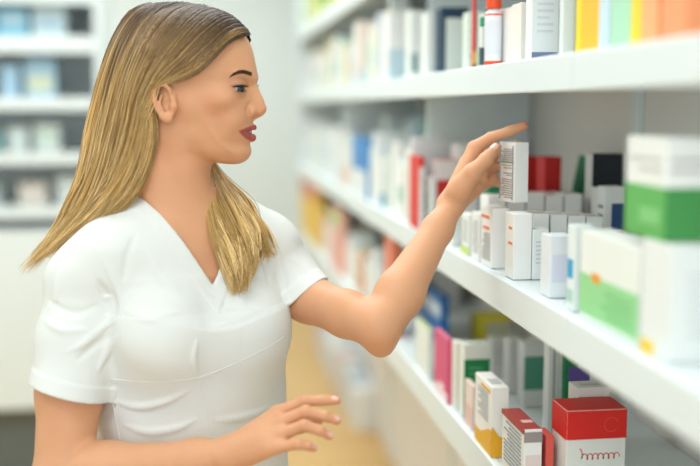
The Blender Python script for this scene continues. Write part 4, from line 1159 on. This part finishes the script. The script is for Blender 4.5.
HSD.apply(lambda X, Y, Z: head_fn(X, Y, Z, .0045), HSD.lo, HSD.lo+.4, 0, 'set')
hs_, hr_, hc_ = [], [], []
DK = np.array(lin((66, 46, 31))); MD = np.array(lin((170, 134, 84))); BL = np.array(lin((244, 212, 150))); GD = np.array(lin((210, 172, 106)))
def grow(guides, n, thick, rootdark, seed, rad=.00075, smin_=0., smax=None, wave=.006, over=.0, outward=None, tmax=1., clumpf=.65, bright=0., dens=1.):
    r = np.random.default_rng(seed); Gn = len(guides); smax = Gn-1 if smax is None else smax
    K = max(6, int(n/18)); cs = smin_+(smax-smin_)*r.uniform(0, 1, K)**dens; cth = r.uniform(0, 1, K); cph = r.uniform(0, 6.28, (K, 3)); ccol = r.normal(0, 1, K); clen = r.uniform(.80, 1.06, K)
    s = smin_+(smax-smin_)*r.uniform(0, 1, n)**dens; k = np.argmin(np.abs(s[:, None]-cs[None])+r.uniform(0, .12, (n, K)), 1)
    t = np.linspace(0, 1, NS)
    pull = clumpf*np.clip(t*1.5-.25, 0, 1)**1.2
    sp = s[:, None]*(1-pull)+cs[k][:, None]*pull+r.normal(0, .03, (n, 1))*t
    sp = np.clip(sp, 0, Gn-1.0001); i = sp.astype(int); f = (sp-i)[..., None]
    ti = np.arange(NS)[None]+0*i
    Pp = guides[i, ti]*(1-f)+guides[i+1, ti]*f
    # outward normal of the sheet
    dS = guides[i+1, ti]-guides[i, ti]; dT = np.gradient(Pp, axis=1)
    nn = np.cross(dT, dS); nn /= np.linalg.norm(nn, axis=2, keepdims=True)+1e-9
    ref = (Pp-HO)*np.array([1, 1, .15])+np.array([0, -.10, 0]) if outward is None else outward+0*Pp
    sg = np.sign((nn*ref).sum(2, keepdims=True)); nn = nn*sg
    th = cth[k][:, None]*.6+r.uniform(0, 1, (n, 1))*.4
    Pp = Pp+nn*((th*thick-thick*.8)*np.clip(t*6, .3, 1)+over)[..., None]
    ph = cph[k]
    w = wave*np.clip(t*1.6-.15, 0, 1)[None, :, None]
    wv = np.stack([np.sin(7*t[None]+ph[:, :1]), np.sin(8.5*t[None]+ph[:, 1:2]), .4*np.sin(6*t[None]+ph[:, 2:])], 2)
    Pp = Pp+w*wv+r.normal(0, .0006, (n, 1, 3))*(1+3*t[None, :, None])
    fl = Pp.reshape(-1, 3); inb = np.all((fl > HSD.lo+.006) & (fl < HSD.lo+HSD.vox*(HSD.n-3)), axis=1)
    want = np.repeat(.0006+th[:, 0]*.0045, NS).reshape(-1)
    zc = np.clip((fl[:, 2]-(HO[2]-.085))/.03, 0, 1)
    for _ in range(3):
        q = fl[inb]; d = HSD.sample(q); g = np.stack([HSD.sample(q+e)-HSD.sample(q-e) for e in np.eye(3)*.004], 1); g /= np.linalg.norm(g, axis=1, keepdims=True)+1e-9
        fl[inb] = q+g*(np.clip(want[inb]-d, 0, .02)*zc[inb])[:, None]
    Pp = fl.reshape(Pp.shape)
    # own length
    ln = np.clip(clen[k]*r.uniform(.88, 1.04, n)*tmax*(1-.16*np.clip((s-4)/4, 0, 1)*(r.random(n) < .8)*(Gn == 10)), .2, 1.08)
    out = np.empty_like(Pp); q = t[None]*np.minimum(ln, 1)[:, None]*(NS-1); qi = np.minimum(q.astype(int), NS-2); qf = (q-qi)[..., None]
    ar = np.arange(n)[:, None]
    out = Pp[ar, qi]*(1-qf)+Pp[ar, qi+1]*qf
    c = ccol[k]*.75+r.normal(0, .6, n)
    tt = t[None]*np.minimum(ln, 1)[:, None]
    m1 = np.clip((tt-rootdark[0])/(rootdark[1]-rootdark[0]), 0, 1)[..., None]
    col = DK*(1-m1)+MD*m1
    m2 = np.clip((tt-rootdark[0]*.6)*1.25+.42*c[:, None]+bright, 0, 1)[..., None]*np.clip(m1*1.5+.25*(c[:, None, None] > .9), 0.0, 1)
    m2 = m2*np.clip((tt-.05-.10*(c[:, None] < 1.2))/.22 if rootdark[0] > -.1 else 1.+0*tt, 0, 1)[..., None]
    tip = np.where((ccol[k] > .3)[:, None, None], GD, BL)
    col = col*(1-m2)+tip*m2
    col = col*np.clip(1+.24*r.normal(0, 1, n), .6, 1.4)[:, None, None]
    rr = rad*r.uniform(.7, 1.2, n)[:, None]*np.clip(1.15-tt**4*.9, .2, 1)
    hs_.append(out); hr_.append(rr+0*tt); hc_.append(col)
Q_ = .35 if QUICK else 1
grow(near, int(9500*Q_), .011, (.05, .46), 1, smax=8.4, dens=1.25, rad=.00055)
grow(near, int(1500*Q_), .003, (.10, .50), 11, smax=4, dens=1.0, rad=.0005, over=-.003)
grow(near, int(2000*Q_), .004, (-.02, .30), 2, smin_=7.0)
grow(near, int(420*Q_), .003, (.0, .12), 12, smax=.9, smin_=.25, over=.0016, bright=.45, wave=.002)      # bright front lock
grow(fartop, int(2500*Q_), .008, (.02, .34), 3, tmax=.86, over=-.002)
grow(farf, int(2600*Q_), .014, (-.25, .25), 4, outward=np.array([.3, -1, .0]), rad=.0007, wave=.005)
grow(farf, int(500*Q_), .008, (-.3, .2), 5, outward=np.array([.3, -1, .0]), rad=.0006, wave=.008, over=.004, bright=.2)
HPp = np.concatenate(hs_); HR = np.concatenate(hr_); HCc = np.concatenate(hc_)
def strands_to_mesh(P3, R3, C3):
    n, m, _ = P3.shape
    t = np.gradient(P3, axis=1); t /= np.linalg.norm(t, axis=2, keepdims=True)+1e-12
    ref = np.array([.3, -.9, .2]); a = np.cross(t, ref); a /= np.linalg.norm(a, axis=2, keepdims=True)+1e-9; b = np.cross(t, a)
    V = []
    for j in range(3):
        g = j*2*math.pi/3
        V.append(P3+R3[..., None]*(math.cos(g)*a+math.sin(g)*b))
    V = np.stack(V, 2)          # n,m,3,3
    idx = np.arange(n*m*3).reshape(n, m, 3)
    Fq = []
    for j in range(3):
        k = (j+1) % 3
        Fq.append(np.stack([idx[:, :-1, j], idx[:, :-1, k], idx[:, 1:, k], idx[:, 1:, j]], -1).reshape(-1, 4))
    C = np.repeat(C3[:, :, None], 3, 2)
    return V.reshape(-1, 3), np.concatenate(Fq), C.reshape(-1, 3)
Vh, Fh, Ch = strands_to_mesh(HPp, HR, HCc)
# sheets under the long hair
def sheet(guides, inset, outward, t1=.92):
    m = int(NS*t1); g = guides[:, :m]
    dS = np.gradient(g, axis=0); dT = np.gradient(g, axis=1); nn = np.cross(dT, dS); nn /= np.linalg.norm(nn, axis=2, keepdims=True)+1e-9
    ref = (g-HO)*np.array([1, 1, .15])+np.array([0, -.10, 0]) if outward is None else outward+0*g
    nn *= np.sign((nn*ref).sum(2, keepdims=True))
    a = g-nn*inset; b = g-nn*(inset+.003)
    V = np.concatenate([a.reshape(-1, 3), b.reshape(-1, 3)]); Gn = len(g); idx = np.arange(Gn*m).reshape(Gn, m); off = Gn*m
    f = np.stack([idx[:-1, :-1], idx[1:, :-1], idx[1:, 1:], idx[:-1, 1:]], -1).reshape(-1, 4)
    return V, np.concatenate([f, f[:, ::-1]+off])
parts = [(Vh, Fh, Ch), (cp, cq, capc)]
for gset, ins, ow, t1 in ((near[:8], .011, None, .84), (farf, .012, np.array([.3, -1, 0.]), .80)):
    v, f = sheet(gset, ins, ow, t1); parts.append((v, f, np.tile(np.array(lin((120, 88, 52))), (len(v), 1))))
off = 0; VV, FF, CC = [], [], []
for v, f, c in parts:
    VV.append(v); FF.append(f+off); CC.append(c); off += len(v)
mk('hair', lw(np.concatenate(VV)), np.concatenate(FF), M_HAIR, person, smooth=True, tint=np.concatenate(CC))


# ================================================================== LIGHT AND CAMERA
def area(name, loc, tgt, size, sizey, power, col=(1, 1, 1)):
    l = bpy.data.lights.new(name, 'AREA'); l.shape = 'RECTANGLE'; l.size = size; l.size_y = sizey; l.energy = power; l.color = col
    o = bpy.data.objects.new(name, l); COL.objects.link(o); o.location = loc
    o.rotation_euler = (Vector(tgt)-Vector(loc)).to_track_quat('-Z', 'Y').to_euler(); return o
LC = (.92, .975, 1)
area('ceiling_light', (-.35, .5, 2.86), (-.35, .5, 0), 1.2, 1.0, 24, LC)
area('ceiling_light', (-.15, 2.3, 2.86), (-.15, 2.3, 0), 1.2, 1.2, 34, LC)
area('ceiling_light', (-.3, 4.0, 2.86), (-.3, 4.0, 0), 1.4, 1.4, 34, LC)
area('ceiling_light', (-.8, 6.4, 2.86), (-.8, 6.4, 0), 2.4, 2.0, 62, (.95, 1, 1))
area('ceiling_light', (-2.3, 2.6, 2.86), (-2.2, 3.6, .8), 1.6, 1.4, 66, (.93, .985, 1))  # overhead lamp added and tilted to brighten the display cabinet's shelves
area('fill_light', (-1.6, -.5, 1.9), (.4, 1.7, 1.2), 1.8, 1.4, 9, (.93, 1, 1))  # added fill from behind left of the camera, no window there
area('fill_light', (.05, -.65, 1.55), (.45, 2.0, 1.25), 1.0, 1.2, 15, (1, .97, .96))  # added frontal fill, not a window: lifts shelf interiors and near pack faces
w = bpy.data.worlds.new('world'); SC.world = w; w.use_nodes = True
w.node_tree.nodes['Background'].inputs[0].default_value = (.84, .955, 1, 1)
w.node_tree.nodes['Background'].inputs[1].default_value = .8
cam_d = bpy.data.cameras.new('camera'); cam_o = bpy.data.objects.new('camera', cam_d); COL.objects.link(cam_o)
cam_d.lens = 54; cam_d.sensor_width = 36; cam_d.clip_start = .05
cam_o.location = (0, 0, CH)
cam_o.rotation_euler = (math.pi/2-PITCH, 0, -TH)
cam_d.dof.use_dof = True; cam_d.dof.focus_distance = 1.60; cam_d.dof.aperture_fstop = 1.3
SC.camera = cam_o
vs = SC.view_settings; vs.view_transform = 'Standard'; vs.look = 'None'; vs.gamma = 1; vs.use_curve_mapping = False; vs.exposure = -0.40
for l, names in LABELS.items():
    n = len(l.split())
    if n < 4 or n > 16: print('LABEL LENGTH', n, l)
